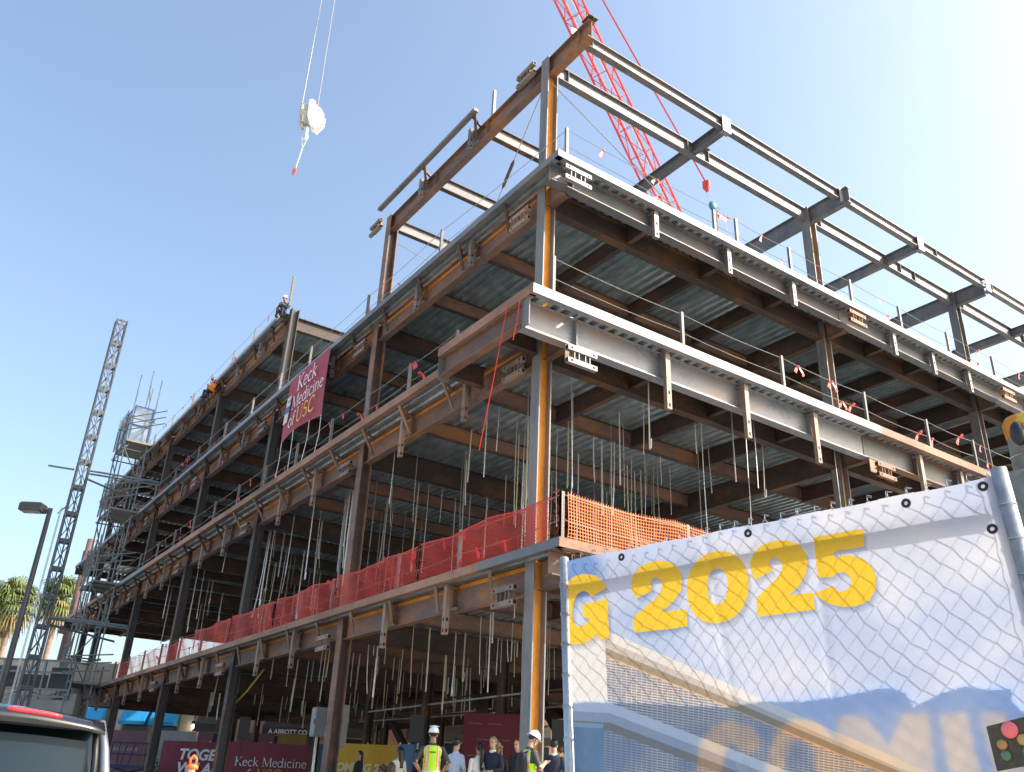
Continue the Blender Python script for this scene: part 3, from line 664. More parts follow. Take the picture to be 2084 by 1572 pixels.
def vnoise(X, Y, sc, seed, oct_=4):
    rs = np.random.RandomState(seed); tot = np.zeros(X.shape); amp = 1.0; s_ = sc; norm = 0
    for o in range(oct_):
        G = rs.rand(64, 64); xi = X / s_; yi = Y / s_; x0 = np.floor(xi).astype(int); y0 = np.floor(yi).astype(int); fx = xi - x0; fy = yi - y0
        fx = fx * fx * (3 - 2 * fx); fy = fy * fy * (3 - 2 * fy)
        g_ = lambda a, b2: G[a % 64, b2 % 64]
        v = (g_(x0, y0) * (1 - fx) + g_(x0 + 1, y0) * fx) * (1 - fy) + (g_(x0, y0 + 1) * (1 - fx) + g_(x0 + 1, y0 + 1) * fx) * fy
        tot += v * amp; norm += amp; amp *= 0.5; s_ /= 2
    return tot / norm
c1 = lambda L_: [(1130 + x / 4.366, 960 + y / 4.366) for x, y in L_]
c2 = lambda L_: [(1100 + x / 2.118, 960 + y / 2.118) for x, y in L_]
c3 = lambda L_: [(1130 + x / 4.434, 1260 + y / 4.434) for x, y in L_]
GLY = []
GLY.append((c1([(60, 1040), (90, 1000), (122, 985), (150, 955), (200, 928), (250, 915), (310, 915), (370, 930), (425, 965), (470, 1030), (330, 1120), (310, 1085), (285, 1068), (250, 1066), (215, 1085), (185, 1130), (165, 1200), (158, 1270), (170, 1340), (200, 1372), (245, 1375), (290, 1350), (322, 1305), (255, 1302), (250, 1185), (475, 1135), (490, 1475), (400, 1495), (375, 1440), (330, 1490), (260, 1525), (180, 1537), (110, 1528), (60, 1500)]), None))
GLY.append((c1([(725, 1128), (690, 1060), (680, 1000), (700, 920), (750, 855), (830, 810), (920, 792), (1000, 800), (1070, 830), (1120, 900), (1132, 980), (1120, 1050), (1060, 1140), (945, 1250), (1165, 1222), (1170, 1375), (703, 1435), (700, 1295), (900, 1120), (935, 1075), (948, 1030), (945, 985), (925, 950), (890, 942), (860, 960), (850, 1000), (865, 1055)]), None))
def ellp(cx, cy, rx, ry, sh): return [(cx + rx * math.copysign(abs(math.cos(a)) ** 0.92, math.cos(a)), cy + ry * math.copysign(abs(math.sin(a)) ** 0.92, math.sin(a)) - sh * rx * math.cos(a)) for a in [k * math.pi / 24 for k in range(48)]]
GLY.append((c1(ellp(1443, 1027, 273, 318, 0.10)), c1(ellp(1440, 1020, 88, 162, 0.10))))
GLY.append((c2([(920, 468), (905, 410), (903, 395), (915, 360), (950, 320), (1010, 298), (1070, 298), (1115, 315), (1145, 350), (1152, 400), (1145, 440), (1120, 490), (1075, 533), (1180, 523), (1187, 597), (935, 627), (930, 545), (1015, 465), (1040, 430), (1043, 400), (1030, 378), (1010, 370), (990, 380), (985, 400), (1005, 425)]), None))
GLY.append((c2([(1178, 283), (1392, 247), (1397, 322), (1267, 343), (1268, 375), (1300, 362), (1340, 362), (1390, 375), (1430, 410), (1450, 460), (1445, 510), (1420, 555), (1370, 580), (1310, 585), (1250, 572), (1205, 545), (1180, 530), (1265, 492), (1275, 510), (1295, 518), (1325, 510), (1342, 480), (1335, 450), (1305, 432), (1275, 440), (1262, 455), (1197, 458)]), None))
def lerpc(a, b_, t): return a * (1 - t[..., None]) + b_ * t[..., None]
def srgb(*c): return np.array([(v / 255.0) ** 2.2 for v in c])
def sheet(name, s0, s1, h0, h1, ns, nh, off, paint, mname, parent, mask=None):
    S, Hh = np.meshgrid(np.linspace(s0, s1, ns), np.linspace(h0, h1, nh))
    O = off(S, Hh)
    B = np.array(PL)[None, None] + S[..., None] * np.array(ft) + Hh[..., None] * np.array(LEANV) + O[..., None] * np.array(fn)
    B0 = np.array(PL)[None, None] + S[..., None] * np.array(ft) + Hh[..., None] * np.array(LEANV)
    D_ = B0 - CAM; zc = D_ @ FWD; X = W0 / 2 + FPX * (D_ @ RGT) / zc; Y = H0 / 2 - FPX * (D_ @ UPV) / zc
    C_ = paint(X, Y, S, Hh)
    idx = np.arange(ns * nh).reshape(nh, ns)
    F = np.stack([idx[:-1, :-1], idx[1:, :-1], idx[1:, 1:], idx[:-1, 1:]], -1).reshape(-1, 4)
    if mask is not None:
        ok = mask(X, Y, S, Hh).reshape(-1); F = F[ok[F].all(1)]
    me = bpy.data.meshes.new(name); me.vertices.add(ns * nh); me.vertices.foreach_set('co', B.reshape(-1))
    nf = len(F); me.loops.add(nf * 4); me.loops.foreach_set('vertex_index', F.reshape(-1).astype(np.int32))
    me.polygons.add(nf); me.polygons.foreach_set('loop_start', np.arange(0, nf * 4, 4, dtype=np.int32)); me.polygons.foreach_set('loop_total', np.full(nf, 4, np.int32))
    me.polygons.foreach_set('use_smooth', np.ones(nf, bool))
    me.update(calc_edges=True)
    at_ = me.color_attributes.new('print', 'FLOAT_COLOR', 'POINT'); A = np.ones((ns * nh, 4), np.float32); A[:, :3] = C_.reshape(-1, 3); at_.data.foreach_set('color', A.reshape(-1))
    m, nt, b = nodes_of(mname); N, L = nt.nodes, nt.links
    an = N.new('ShaderNodeAttribute'); an.attribute_name = 'print'
    tr = N.new('ShaderNodeBsdfTranslucent'); mx = N.new('ShaderNodeMixShader'); mx.inputs[0].default_value = 0.60 if mname != 'back_vinyl' else 0.85
    L.new(an.outputs['Color'], b.inputs['Base Color']); L.new(an.outputs['Color'], tr.inputs['Color']); b.inputs['Roughness'].default_value = 0.42
    L.new(b.outputs[0], mx.inputs[1]); L.new(tr.outputs[0], mx.inputs[2]); L.new(mx.outputs[0], N['Material Output'].inputs['Surface'])
    me.materials.append(m); o = link(name, me, parent); return o
def paint_main(X, Y, S, Hh):
    cl = vnoise(X, Y * 1.6, 260, 2, 5); C_ = lerpc(srgb(190, 206, 236), srgb(242, 240, 242), np.clip((cl - 0.34) * 2.6, 0, 1))
    blue = np.clip(1 - np.hypot((X - 1170) / 75, (Y - 1165) / 75), 0, 1); C_ = lerpc(C_, srgb(84, 136, 205)[None, None], np.clip(blue * 2.2, 0, 1))
    wisp = np.clip(1 - np.abs((Y - 1260 - (X - 1300) * 0.12) / 70), 0, 1) * np.clip(1 - np.abs((X - 1330) / 130), 0, 1); C_ = lerpc(C_, srgb(150, 180, 225)[None, None], wisp * 0.8)
    def put(poly, col): C_[inpoly(X, Y, poly)] = col
    def at4(x, y): return (1130 + x / 4.434, 1260 + y / 4.434)
    # printed building: bands running down to the right
    Xc = (X - 1130) * 4.434; Yc = (Y - 1260) * 4.434
    l0 = 110 + (Xc - 480) * 0.440; l1 = 190 + (Xc - 460) * 0.437; l2 = 262 + (Xc - 460) * 0.420; l3 = 345 + (Xc - 465) * 0.418; l4 = 752 + (Xc - 485) * 0.382
    rgt = Xc > 455 + (Yc - 190) * 0.045
    st = 0.5 + 0.5 * np.sin((Yc - 0.16 * (Xc - 480)) * 2 * np.pi / 24.0); ver = (np.mod(Xc, 46) < 4)
    louv = lerpc(srgb(84, 98, 126), srgb(226, 208, 184), np.clip(st * 1.6 - 0.3, 0, 1)); louv[ver] = srgb(240, 228, 205)
    tint = np.clip((vnoise(X, Y, 90, 9, 3) - 0.45) * 2.5, 0, 0.55); louv = lerpc(louv, srgb(96, 120, 160)[None, None], tint)
    z_ = rgt & (Yc > l3) & (Yc < l4); C_[z_] = louv[z_]
    z_ = rgt & (Yc > l0) & (Yc <= l1); C_[z_] = srgb(240, 232, 218)
    z_ = rgt & (Yc > l1) & (Yc <= l2); C_[z_] = srgb(206, 190, 172)
    z_ = rgt & (Yc > l2) & (Yc <= l3 - 14); C_[z_] = srgb(150, 128, 84)
    z_ = rgt & (Yc > l3 - 14) & (Yc <= l3); C_[z_] = srgb(240, 178, 110)
    z_ = (~rgt) & (Yc > 150); C_[z_] = srgb(240, 236, 226)
    l5 = np.where(Xc < 485, 735 + (Xc - 130) * 0.06, l4); z_ = (Yc > l5); C_[z_] = srgb(222, 224, 226)
    l6 = l5 + 95; z_ = Yc > l6; C_[z_] = srgb(176, 176, 184)
    l7 = l6 + 85; z_ = Yc > l7; C_[z_] = srgb(132, 120, 108)
    l8 = l7 + 75; z_ = Yc > l8; C_[z_] = louv[z_]
    z_ = (Yc > l8 - 60) & (Xc < 440); gl = lerpc(srgb(70, 110, 140), srgb(120, 160, 180), np.clip(vnoise(X, Y * 0.2, 30, 4, 2), 0, 1)); C_[z_] = gl[z_]
    z_ = (Yc > l8 - 60) & (Yc < l8 - 20) & (Xc < 440); C_[z_] = srgb(150, 176, 180)
    C_ = C_ * 0.82 + 0.18 * 0.80
    # soft printed shadow behind the figures, then the figures
    for dx, dy, a in ((3, 5, 0.16), (6, 9, 0.14), (9, 13, 0.10)):
        for poly, hole in GLY:
            z_ = inpoly(X - dx, Y - dy, poly)
            if hole: z_ &= ~inpoly(X - dx, Y - dy, hole)
            C_[z_] *= (1 - a)
    for poly, hole in GLY:
        z_ = inpoly(X, Y, poly)
        if hole: z_ &= ~inpoly(X, Y, hole)
        C_[z_] = srgb(253, 208, 62)
    return np.clip(C_ * np.array([0.53, 0.53, 0.57]), 0.01, 0.52)
def woff(S, Hh):
    sag = 0.004 * np.sin(S * 7.0) * np.clip(Hh * 2, 0, 1) + 0.004 * np.sin(S * 3.1 + Hh * 4.2 + 1) + 0.0015 * np.sin(S * 15 - Hh * 9)
    tie = 0.002 * np.cos(S * 2 * np.pi / 0.31) * np.exp(-Hh * 14)
    crease = 0.004 * np.exp(-((S - 0.75 - 0.08 * Hh) / 0.02) ** 2) + 0.004 * np.exp(-((S - 1.22 + 0.05 * Hh) / 0.02) ** 2) * np.clip(Hh * 3, 0, 1)
    return sag + tie + crease + 0.004
def bmask(X, Y, S, Hh): return Hh > 0.003 + 0.0025 * np.cos(S * 2 * np.pi / 0.34)
BAN = thing('printed_banner', 'large translucent vinyl banner reading G 2025 in yellow over a printed building', 'banner', (0, 0, 0))
sheet('vinyl_sheet', 0.014, FLEN - 0.010, 0.0, 1.05, 860, 520, woff, paint_main, 'printed_vinyl', BAN, bmask)
for s, h in ((0.33, 0.035), (0.95, 0.035), (1.56, 0.035), (FLEN - 0.042, 0.030), (FLEN - 0.047, 0.17)):
    c = fp(s, h, float(woff(np.array([s]), np.array([h]))[0]) + 0.002)
    ring = [c + ft * (0.0115 * math.cos(a)) + Vector((0, 0, 0.0115 * math.sin(a))) for a in [k * math.pi / 8 for k in range(17)]]
    MB().tube(ring, 0.0052, 6).build('grommet', mat('grommet_brass_dark', (0.03, 0.03, 0.035), 0.35, 0.6), BAN, smooth=True)
# second banner hung on the back of the same panel, showing through as COMI
def paint_back(X, Y, S, Hh):
    C_ = np.zeros(X.shape + (3,)); C_[:] = srgb(150, 182, 222); cl = vnoise(X, Y, 120, 21, 4); C_ = lerpc(C_, srgb(176, 202, 232)[None, None], np.clip((cl - 0.45) * 2, 0, 0.6))
    Cl = [([(1420, 1560), (1424, 1510), (1450, 1478), (1490, 1468), (1530, 1480), (1556, 1512), (1520, 1540), (1500, 1515), (1480, 1520), (1470, 1560), (1480, 1620), (1420, 1620)], None),
          ([(1562, 1572), (1575, 1500), (1620, 1465), (1670, 1470), (1705, 1510), (1712, 1600), (1562, 1640)], ellp(1632, 1570, 32, 62, 0)),
          ([(1706, 1457), (1763, 1455), (1810, 1520), (1836, 1455), (1890, 1450), (1912, 1640), (1850, 1640), (1845, 1560), (1812, 1610), (1775, 1560), (1772, 1640), (1712, 1640)], None),
          ([(1910, 1455), (1968, 1450), (2010, 1640), (1945, 1640)], None), ([(1992, 1450), (2045, 1450), (2084, 1520), (2084, 1640), (2040, 1640)], None)]
    for poly, hole in Cl:
        z_ = inpoly(X, Y, poly)
        if hole: z_ &= ~inpoly(X, Y, hole)
        C_[z_] = srgb(255, 228, 190)
    return C_
RAG = [(1120, 1432), (1200, 1422), (1330, 1425), (1480, 1432), (1560, 1420), (1640, 1420), (1720, 1410), (1790, 1394), (1832, 1392), (1852, 1402), (1868, 1428), (1920, 1402), (1970, 1388), (2030, 1396), (2066, 1393), (2072, 1420), (2090, 1440), (2300, 1460), (2300, 1900), (1120, 1900)]
bk = sheet('back_banner', 0.02, FLEN - 0.02, 0.30, 1.05, 420, 220, lambda S, Hh: woff(S, Hh) - 0.011, paint_back, 'back_vinyl', None, lambda X, Y, S, Hh: inpoly(X, Y, RAG))
tag(bk, 'torn blue banner with orange letters showing through the lower half of the big banner', 'banner')
# small sign with three round lamps printed in front, by the right post
SG = thing('lamp_sign', 'small dark sign with round red, amber and green lamps on the banner corner', 'sign', tuple(fp(1.5, 0.85)))
SG.location = (0, 0, 0)
m_sg = mat('sign_dark_brown', (0.060, 0.045, 0.028), 0.6, 0, 0.35, 60)
mb = MB(); cs = [on2 for on2 in []]
def banner_hit(x, y, o):
    d = Vector(FWD + RGT * (x - W0 / 2) / FPX + UPV * (H0 / 2 - y) / FPX); nrm = ft.cross(LEANV).normalized()
    p0 = fp(0, 0, o); t = (p0 - Vector(CAM)).dot(nrm) / d.dot(nrm); return Vector(CAM) + d * t
sq = [banner_hit(x, y, 0.045) for x, y in ((2007, 1479), (2029, 1570), (2190, 1540), (2160, 1440))]; sb = [p - fn * 0.006 for p in sq]
mb.quad(*sq); mb.quad(*reversed(sb))
for k in range(4): mb.quad(sq[k], sb[k], sb[(k + 1) % 4], sq[(k + 1) % 4])
mb.build('panel', m_sg, SG)
for x, y, r_, col, nm in ((2055, 1486, 0.0235, (0.85, 0.16, 0.17), 'red_lamp'), (2040, 1516, 0.015, (0.42, 0.20, 0.07), 'amber_lamp'), (2048, 1538, 0.015, (0.08, 0.17, 0.09), 'green_lamp'), (2082, 1506, 0.016, (0.50, 0.28, 0.08), 'amber_lamp'), (2092, 1530, 0.015, (0.09, 0.18, 0.09), 'green_lamp')):
    c = banner_hit(x, y, 0.047); ring = lambda rr, o: [c + fn * o + ft * (rr * math.cos(a)) + Vector((0, 0, rr * math.sin(a))) for a in [k * math.pi / 10 for k in range(20)]]
    mb = MB().loft([ring(r_, 0), ring(r_ * 0.93, 0.004), ring(r_ * 0.6, 0.008), ring(r_ * 0.05, 0.010)]); mb.build(nm, mat(nm, col, 0.3), SG, smooth=True)
# weathered timber post behind the fence with a strap bag
TD = 6.2
_b = at(2098, 1000, TD)
TP = thing('timber_post', 'weathered grey timber post with rusty top behind the right fence post', 'post', (_b.x, _b.y, gz(_b.x, _b.y) - 0.05))
MT['timber'] = mat('weathered_timber', (0.17, 0.18, 0.16), 0.9, 0, 0.4, 9, 0.5, 25)
zq = at(2098, 962, TD).z - TP.location.z; ztp = at(2082, 836, TD + 0.25).z - TP.location.z
def shaft(ox, oy, rs): return MB().loft([[(ox + rr * math.cos(a) * (1 + 0.06 * math.sin(3 * a + zz)), oy + rr * math.sin(a), zz) for a in [k * math.pi / 8 for k in range(16)]] for rr, zz in rs])
shaft(0, 0, [(0.20, 0.0), (0.19, zq * 0.6), (0.185, zq - 0.04), (0.165, zq)]).build('shaft', 'timber', TP, smooth=True)
_t = at(2086, 900, TD + 0.30) - TP.location
shaft(_t.x, _t.y, [(0.115, zq - 0.3), (0.108, ztp - 0.2), (0.112, ztp - 0.03)]).build('upper_shaft', 'timber', TP, smooth=True)
shaft(_t.x, _t.y, [(0.114, ztp - 0.16), (0.122, ztp - 0.04), (0.105, ztp)]).build('rusty_cap', 'orange', TP, smooth=True)
for k in range(3):
    zz = ztp - 0.30 - 0.13 * k; MB().tube([(_t.x + 0.118 * math.cos(a), _t.y + 0.118 * math.sin(a), zz + 0.015 * math.sin(a)) for a in [j * math.pi / 8 for j in range(17)]], 0.004, 4).build('wire_wrap', 'galv', TP)
SB = thing('strap_reel', 'yellow and red strap reel with black cover hanging on the timber post', 'strap reel', tuple(at(2082, 882, TD + 0.1)))
rx = Vector(RGT); 
def sbp(u, v, w=0.0): return rx * u + Vector((0, 0, v)) - Vector(FWD) * w
MB().ell(sbp(-0.055, 0.0, 0.03), 0.05, 0.05, 0.095, 0, 12, 8).build('black_cover', mat('black_rubber', (0.012, 0.013, 0.016), 0.4), SB, smooth=True)
MB().ell(sbp(0.03, 0.085, 0.02), 0.075, 0.05, 0.085, 0, 12, 8).build('yellow_case', mat('yellow_plastic', (0.72, 0.42, 0.03), 0.4), SB, smooth=True)
MB().tube([sbp(-0.01, 0.05, 0.05), sbp(-0.005, -0.08, 0.05), sbp(0.02, -0.18, 0.04), sbp(0.04, -0.33, 0.03)], [0.02, 0.034, 0.028, 0.014], 8).build('red_strap', 'flag', SB)
MB().ell(sbp(0.035, 0.09, 0.09), 0.024, 0.024, 0.024, 0, 8, 5).build('hub', 'black', SB, smooth=True)
# ------------------------------------------------------------------ red banner hanging from the fourth floor
KB = thing('hanging_banner', 'crimson banner reading Keck Medicine of USC hung from the fourth floor edge', 'banner', (0, 0, 0))
m_red = mat('crimson_banner', (0.34, 0.025, 0.045), 0.6, 0, 0.08, 2); m_wl = mat('banner_white_ink', (0.80, 0.78, 0.78), 0.6); m_yl = mat('banner_gold_ink', (0.85, 0.55, 0.03), 0.6)
x0, x1, z0, z1 = -15.05, -11.45, 12.25, 14.85; mb = MB(); nu, nv = 30, 18
kb = lambda u, v: Vector((x0 + (x1 - x0) * u, -0.72 - 0.05 * math.sin(u * 6 + v * 2) * (1 - v), z0 + (z1 - z0) * v + (0.20 * math.sin(math.pi * u) * (1 - v)) - 0.05 * (1 - u) * v))
for i in range(nu):
    for j in range(nv): mb.quad(kb(i / nu, j / nv), kb((i + 1) / nu, j / nv), kb((i + 1) / nu, (j + 1) / nv), kb(i / nu, (j + 1) / nv))
mb.build('cloth', m_red, KB)
for u in (0.02, 0.34, 0.68, 0.985):
    a = kb(u, 0.01); MB().tube([a, a + Vector((0.05, 0.0, -0.7)), (a.x + 0.08, -0.78, 10.92)], 0.012, 4).build('tie_cord', m_wl, KB)
serif_on(KB, 'Keck', 0.86, (-14.02, -0.80, 14.02), (1, 0, 0), (0, 0, 1), m_wl, 0.02)
serif_on(KB, 'Medicine', 0.74, (-14.30, -0.80, 13.36), (1, 0, 0), (0, 0, 1), m_wl, 0.02)
serif_on(KB, 'of', 0.74, (-14.40, -0.80, 12.66), (1, 0, 0), (0, 0, 1), m_wl, 0.02)
serif_on(KB, 'USC', 0.86, (-13.70, -0.80, 12.66), (1, 0, 0), (0, 0, 1), m_yl, 0.02)
mb = MB(); mb.quad((-14.95, -0.80, 12.95), (-14.55, -0.80, 12.95), (-14.45, -0.80, 14.0), (-14.85, -0.80, 14.0)); mb.build('shield_panel', mat('shield_cream', (0.62, 0.60, 0.52), 0.6, 0, 0.1, 6), KB)
mb = MB(); mb.quad((-14.93, -0.806, 13.36), (-14.53, -0.806, 13.36), (-14.50, -0.806, 13.62), (-14.90, -0.806, 13.62)); mb.build('shield_stripe', mat('shield_blue', (0.04, 0.10, 0.42), 0.6), KB)
for k in range(3): MB().box((-14.72 + k * 0.10, -0.803, 13.82), (0.07, 0.004, 0.10)).build('shield_mark', mat('shield_grey', (0.3, 0.3, 0.3), 0.6), KB)
# ------------------------------------------------------------------ red lattice crane behind the building
CA, CB_ = at(1352, 415, 62.0), at(1152, -10, 58.0); cdir = (CA - CB_)
tb = (CB_.z - 1.8) / (CB_.z - CA.z); BASE = CB_ + cdir * tb; tt_ = (-2.4 - CB_.y) / cdir.y; TIP = CB_ + cdir * tt_
CR = thing('crawler_crane', 'red lattice boom crawler crane standing behind the steel frame', 'crane', (BASE.x, BASE.y, 0.35)); CR.location = (0, 0, 0)
ax = (TIP - BASE).normalized(); sx = ax.cross(Vector((0, 0, 1))).normalized(); sy = sx.cross(ax).normalized(); BL = (TIP - BASE).length; hw = 0.62
def bp_(s, u, v): 
    k = min(1.0, 0.25 + s / 10, 0.25 + (BL - s) / 10); return BASE + ax * s + sx * (u * hw * k) + sy * (v * hw * k)
CORN = ((-1, -1), (1, -1), (1, 1), (-1, 1))
for u, v in CORN: MB().tube([bp_(s, u, v) for s in (0, 7.5, BL - 7.5, BL)], 0.085, 6).build('boom_chord', 'crane', CR)
nsec = 12; sec = BL / nsec
for k in range(nsec):
    mb = MB(); npan = 4
    for p in range(npan):
        s0, s1 = k * sec + p * sec / npan, k * sec + (p + 1) * sec / npan
        for c in range(4):
            a, b_ = CORN[c], CORN[(c + 1) % 4]
            mb.tube([bp_(s0, *a), bp_(s0, *b_)], 0.036, 4, caps=False)
            A_, B2 = (a, b_) if p % 2 else (b_, a); mb.tube([bp_(s0, *A_), bp_(s1, *B2)], 0.036, 4, caps=False)
    mb.build('boom_lacing', 'crane', CR)
lad = MB(); 
for u in (-0.2, 0.2): lad.tube([BASE + ax * 6 + sx * u, BASE + ax * (BL - 6) + sx * u], 0.035, 4)
lad.build('boom_walkway', 'white', CR)
MB().box((BASE.x - 2, BASE.y + 3, 2.6), (3.4, 8.0, 2.2), 0, 0.25).box((BASE.x + 1.2, BASE.y - 0.6, 2.8), (1.4, 2.0, 2.0), 0, 0.25).build('machine_house', 'crane', CR)
for s in (-1, 1):
    mb = MB(); pr = [(-4.2, 0.2), (-3.6, 0.0), (3.6, 0.0), (4.2, 0.2), (4.5, 0.7), (4.0, 1.2), (-4.0, 1.2), (-4.5, 0.7)]; mb.prof(pr, (BASE.x - 2 + s * 2.6 - 0.5, BASE.y + 2, 0.35), (BASE.x - 2 + s * 2.6 + 0.5, BASE.y + 2, 0.35)); mb.build('crawler_track', 'black', CR)
r0, r1_ = at(1215, -20, 57.5), at(1437, 372, 60.0)
MB().tube([r0 + (r0 - r1_) * 0.9, r0, r1_], 0.055, 5).build('pendant_line', 'crane', CR)
mb = MB(); mb.box((r1_.x, r1_.y, r1_.z - 0.2), (0.45, 0.25, 0.6), 0, 0.4); mb.box((r1_.x + 0.05, r1_.y, r1_.z - 0.55), (0.3, 0.3, 0.3), 0, 0.4); mb.build('pendant_block', 'crane', CR)
for d_ in (-0.12, 0.12): MB().tube([r1_ + Vector((d_, 0, -0.5)), r1_ + Vector((1.8 + d_, 0.8, -7.5))], 0.02, 4).build('whip_line', 'cable', CR)
HK0 = at(632, 215, 35.0)
for d_ in (-0.35, 0.30):
    p = HK0 + Vector(RGT) * d_ + Vector((0, 0, 0.1 if d_ < 0 else -0.35)); MB().tube([p, (TIP.x + d_, TIP.y, TIP.z)], 0.022, 5).build('hoist_rope', 'cable', CR)
HB = thing('hook_block', 'white crane hook block hanging on two ropes in the open sky', 'hook block', tuple(HK0))
R_ = Vector(RGT); Fh = Vector((FWD[0], FWD[1], 0)).normalized()
def hb(u, v, w=0.0): return R_ * u + Vector((0, 0, v)) + Fh * w
out = [(-0.02, 0.12), (0.10, 0.13), (0.18, 0.05), (0.20, -0.12), (0.42, -0.28), (0.52, -0.48), (0.50, -0.80), (0.30, -1.08), (0.12, -0.92), (0.0, -0.55)]
for w0, w1 in ((-0.16, -0.10), (0.10, 0.16)):
    mb = MB(); i = len(mb.v); n = len(out)
    for w in (w0, w1):
        for u, v in out: mb.v.append(tuple(hb(u, v, w)))
    for k in range(n): mb.f.append((k, (k + 1) % n, n + (k + 1) % n, n + k)); mb.m.append(0)
    mb.f.append(tuple(range(n))); mb.m.append(0); mb.f.append(tuple(reversed(range(n, 2 * n)))); mb.m.append(0)
    mb.build('cheek_plate', 'white', HB)
cr_ = mat('hook_cream', (0.50, 0.46, 0.36), 0.6, 0, 0.2, 5)
for k in range(3):
    mb = MB(); rr = [(0.36 * math.cos(a), 0.42 * math.sin(a)) for a in [j * math.pi / 9 for j in range(18)]]
    mb.v = [tuple(hb(0.10 + x * 0.9, -0.42 + y, w)) for w in (-0.085 + k * 0.06, -0.05 + k * 0.06) for x, y in rr]; n = 18
    for j in range(n): mb.f.append((j, (j + 1) % n, n + (j + 1) % n, n + j)); mb.m.append(0)
    mb.f.append(tuple(range(n))); mb.m.append(0); mb.f.append(tuple(reversed(range(n, 2 * n)))); mb.m.append(0); mb.build('sheave', cr_, HB)
MB().tube([hb(-0.24, 0.02), hb(-0.27, -0.3), hb(-0.22, -0.7), hb(-0.12, -0.98)], [0.05, 0.07, 0.07, 0.05], 6).tube([hb(-0.24, 0.02), hb(0.0, 0.06)], 0.03, 5).build('rope_guard', cr_, HB)
MB().box(tuple(hb(-0.12, -0.62)), (0.2, 0.2, 0.28)).build('hook_weight', cr_, HB)
hkp = [hb(0.02, -0.95), hb(0.02, -1.15), hb(0.05, -1.30), hb(0.02, -1.43), hb(-0.06, -1.40), hb(-0.09, -1.30)]
MB().tube(hkp, [0.05, 0.05, 0.06, 0.06, 0.045, 0.02], 8).build('hook', 'white', HB, smooth=True)
MB().tube([hb(0.0, -1.36), hb(-0.06, -1.5), hb(-0.02, -1.75), hb(0.05, -1.5), hb(0.02, -1.36)], 0.012, 5).tube([hb(-0.02, -1.75), hb(-0.12, -2.55)], 0.016, 5).build('sling', 'rod', HB)
MB().tube([hb(-0.12, -2.5), hb(-0.14, -2.62), hb(-0.16, -2.78)], [0.03, 0.06, 0.02], 6).build('sling_shackle', 'flag', HB)
HB.scale = (1.25, 1.25, 1.25)
# blue lifeline reel on a guard post at the fourth floor edge
lp = on(1451, 420, 0, 1.05); LR = thing('lifeline_reel', 'round blue lifeline reel strapped to a guard post under the bare roof frame', 'lifeline reel', tuple(lp))
MB().ell((0, 0, 0), 0.085, 0.15, 0.15, 0, 14, 10).build('housing', mat('reel_blue', (0.03, 0.20, 0.32), 0.35), LR, smooth=True)
MB().tube([(0.0, 0.08, 0.1), (0.0, 0.10, -0.9)], 0.04, 6).build('stanchion', 'colgrey', LR)
MB().tube([(0.03, 0.13, 0.05), (0.03, 0.22, -0.05), (0.03, 0.15, -0.16)], 0.012, 5).build('carabiner', 'galv', LR)
# ------------------------------------------------------------------ hoist mast and landing scaffold at the far end
mx_, my_ = -37.3, -4.2; g0 = gz(mx_, my_)
HM = thing('hoist_mast', 'tall grey lattice hoist mast tied to the far end of the building', 'mast', (mx_, my_, g0))
mb = MB(); h_ = 0.29
for sx_, sy_ in ((-1, -1), (1, -1), (1, 1), (-1, 1)): mb.tube([(sx_ * h_, sy_ * h_, 0), (sx_ * h_, sy_ * h_, 1.5)], 0.048, 5)
for z in (0.05, 1.45):
    for a, b_ in (((-1, -1), (1, -1)), ((1, -1), (1, 1)), ((1, 1), (-1, 1)), ((-1, 1), (-1, -1))): mb.bar((a[0] * h_, a[1] * h_, z), (b_[0] * h_, b_[1] * h_, z), 0.06, 0.09)
for a, b_ in (((-1, -1), (1, -1)), ((1, -1), (1, 1)), ((1, 1), (-1, 1)), ((-1, 1), (-1, -1))): mb.tube([(a[0] * h_, a[1] * h_, 0.1), (b_[0] * h_, b_[1] * h_, 1.4)], 0.022, 4); mb.tube([(b_[0] * h_, b_[1] * h_, 0.1), (a[0] * h_, a[1] * h_, 1.4)], 0.018, 4)
mb.box((h_ + 0.05, 0, 0.75), (0.06, 0.08, 1.5)); MT['mast'] = mat('mast_blue_grey', (0.10, 0.115, 0.135), 0.5, 0.3, 0.3, 3); SECM = mb.mesh('mast_section', ['mast'])
for k in range(17): link('mast_section', SECM, HM, (0, 0, 0.2 + k * 1.5))
MB().box((0, 0, 0.1), (1.6, 1.6, 0.2)).build('base_plate', 'scaff', HM)
for z in (8.2, 16.2):
    for a, b_ in (((0.3, 0.3, z), (1.2, 3.9, z - 0.1)), ((-0.3, 0.3, z), (1.0, 4.0, z - 0.2)), ((-0.3, 0.3, z - 0.3), (-2.4, 4.1, z - 0.5)), ((-0.4, -0.4, z + 0.1), (-1.3, -1.6, z + 0.3))): MB().tube([a, b_], 0.06, 5).build('tie_arm', 'scaff', HM)
for dx in (-1.1, -1.6): MB().tube([(dx, -0.4, 0.2), (dx, -0.4, 14.3)], 0.022, 4).build('guide_cable', 'rod', HM)
MB().tube([(-2.3, -0.4, 14.2), (-0.3, -0.2, 14.3)], 0.04, 5).build('cable_arm', 'scaff', HM)
sx0, sx1, sy0, sy1 = -41.7, -39.0, -2.1, -0.85; zg = gz(-40, -1.5)
SF = thing('landing_scaffold', 'galvanised scaffold tower with timber landings and wire gates at the far end', 'scaffold', (0, 0, 0))
for x in (sx0, (sx0 + sx1) / 2, sx1):
    for y in (sy0, sy1):
        top = 21.4 if x != sx1 else 23.6
        MB().tube([(x, y, zg), (x, y, top)], 0.045, 5).build('standard', 'scaff', SF)
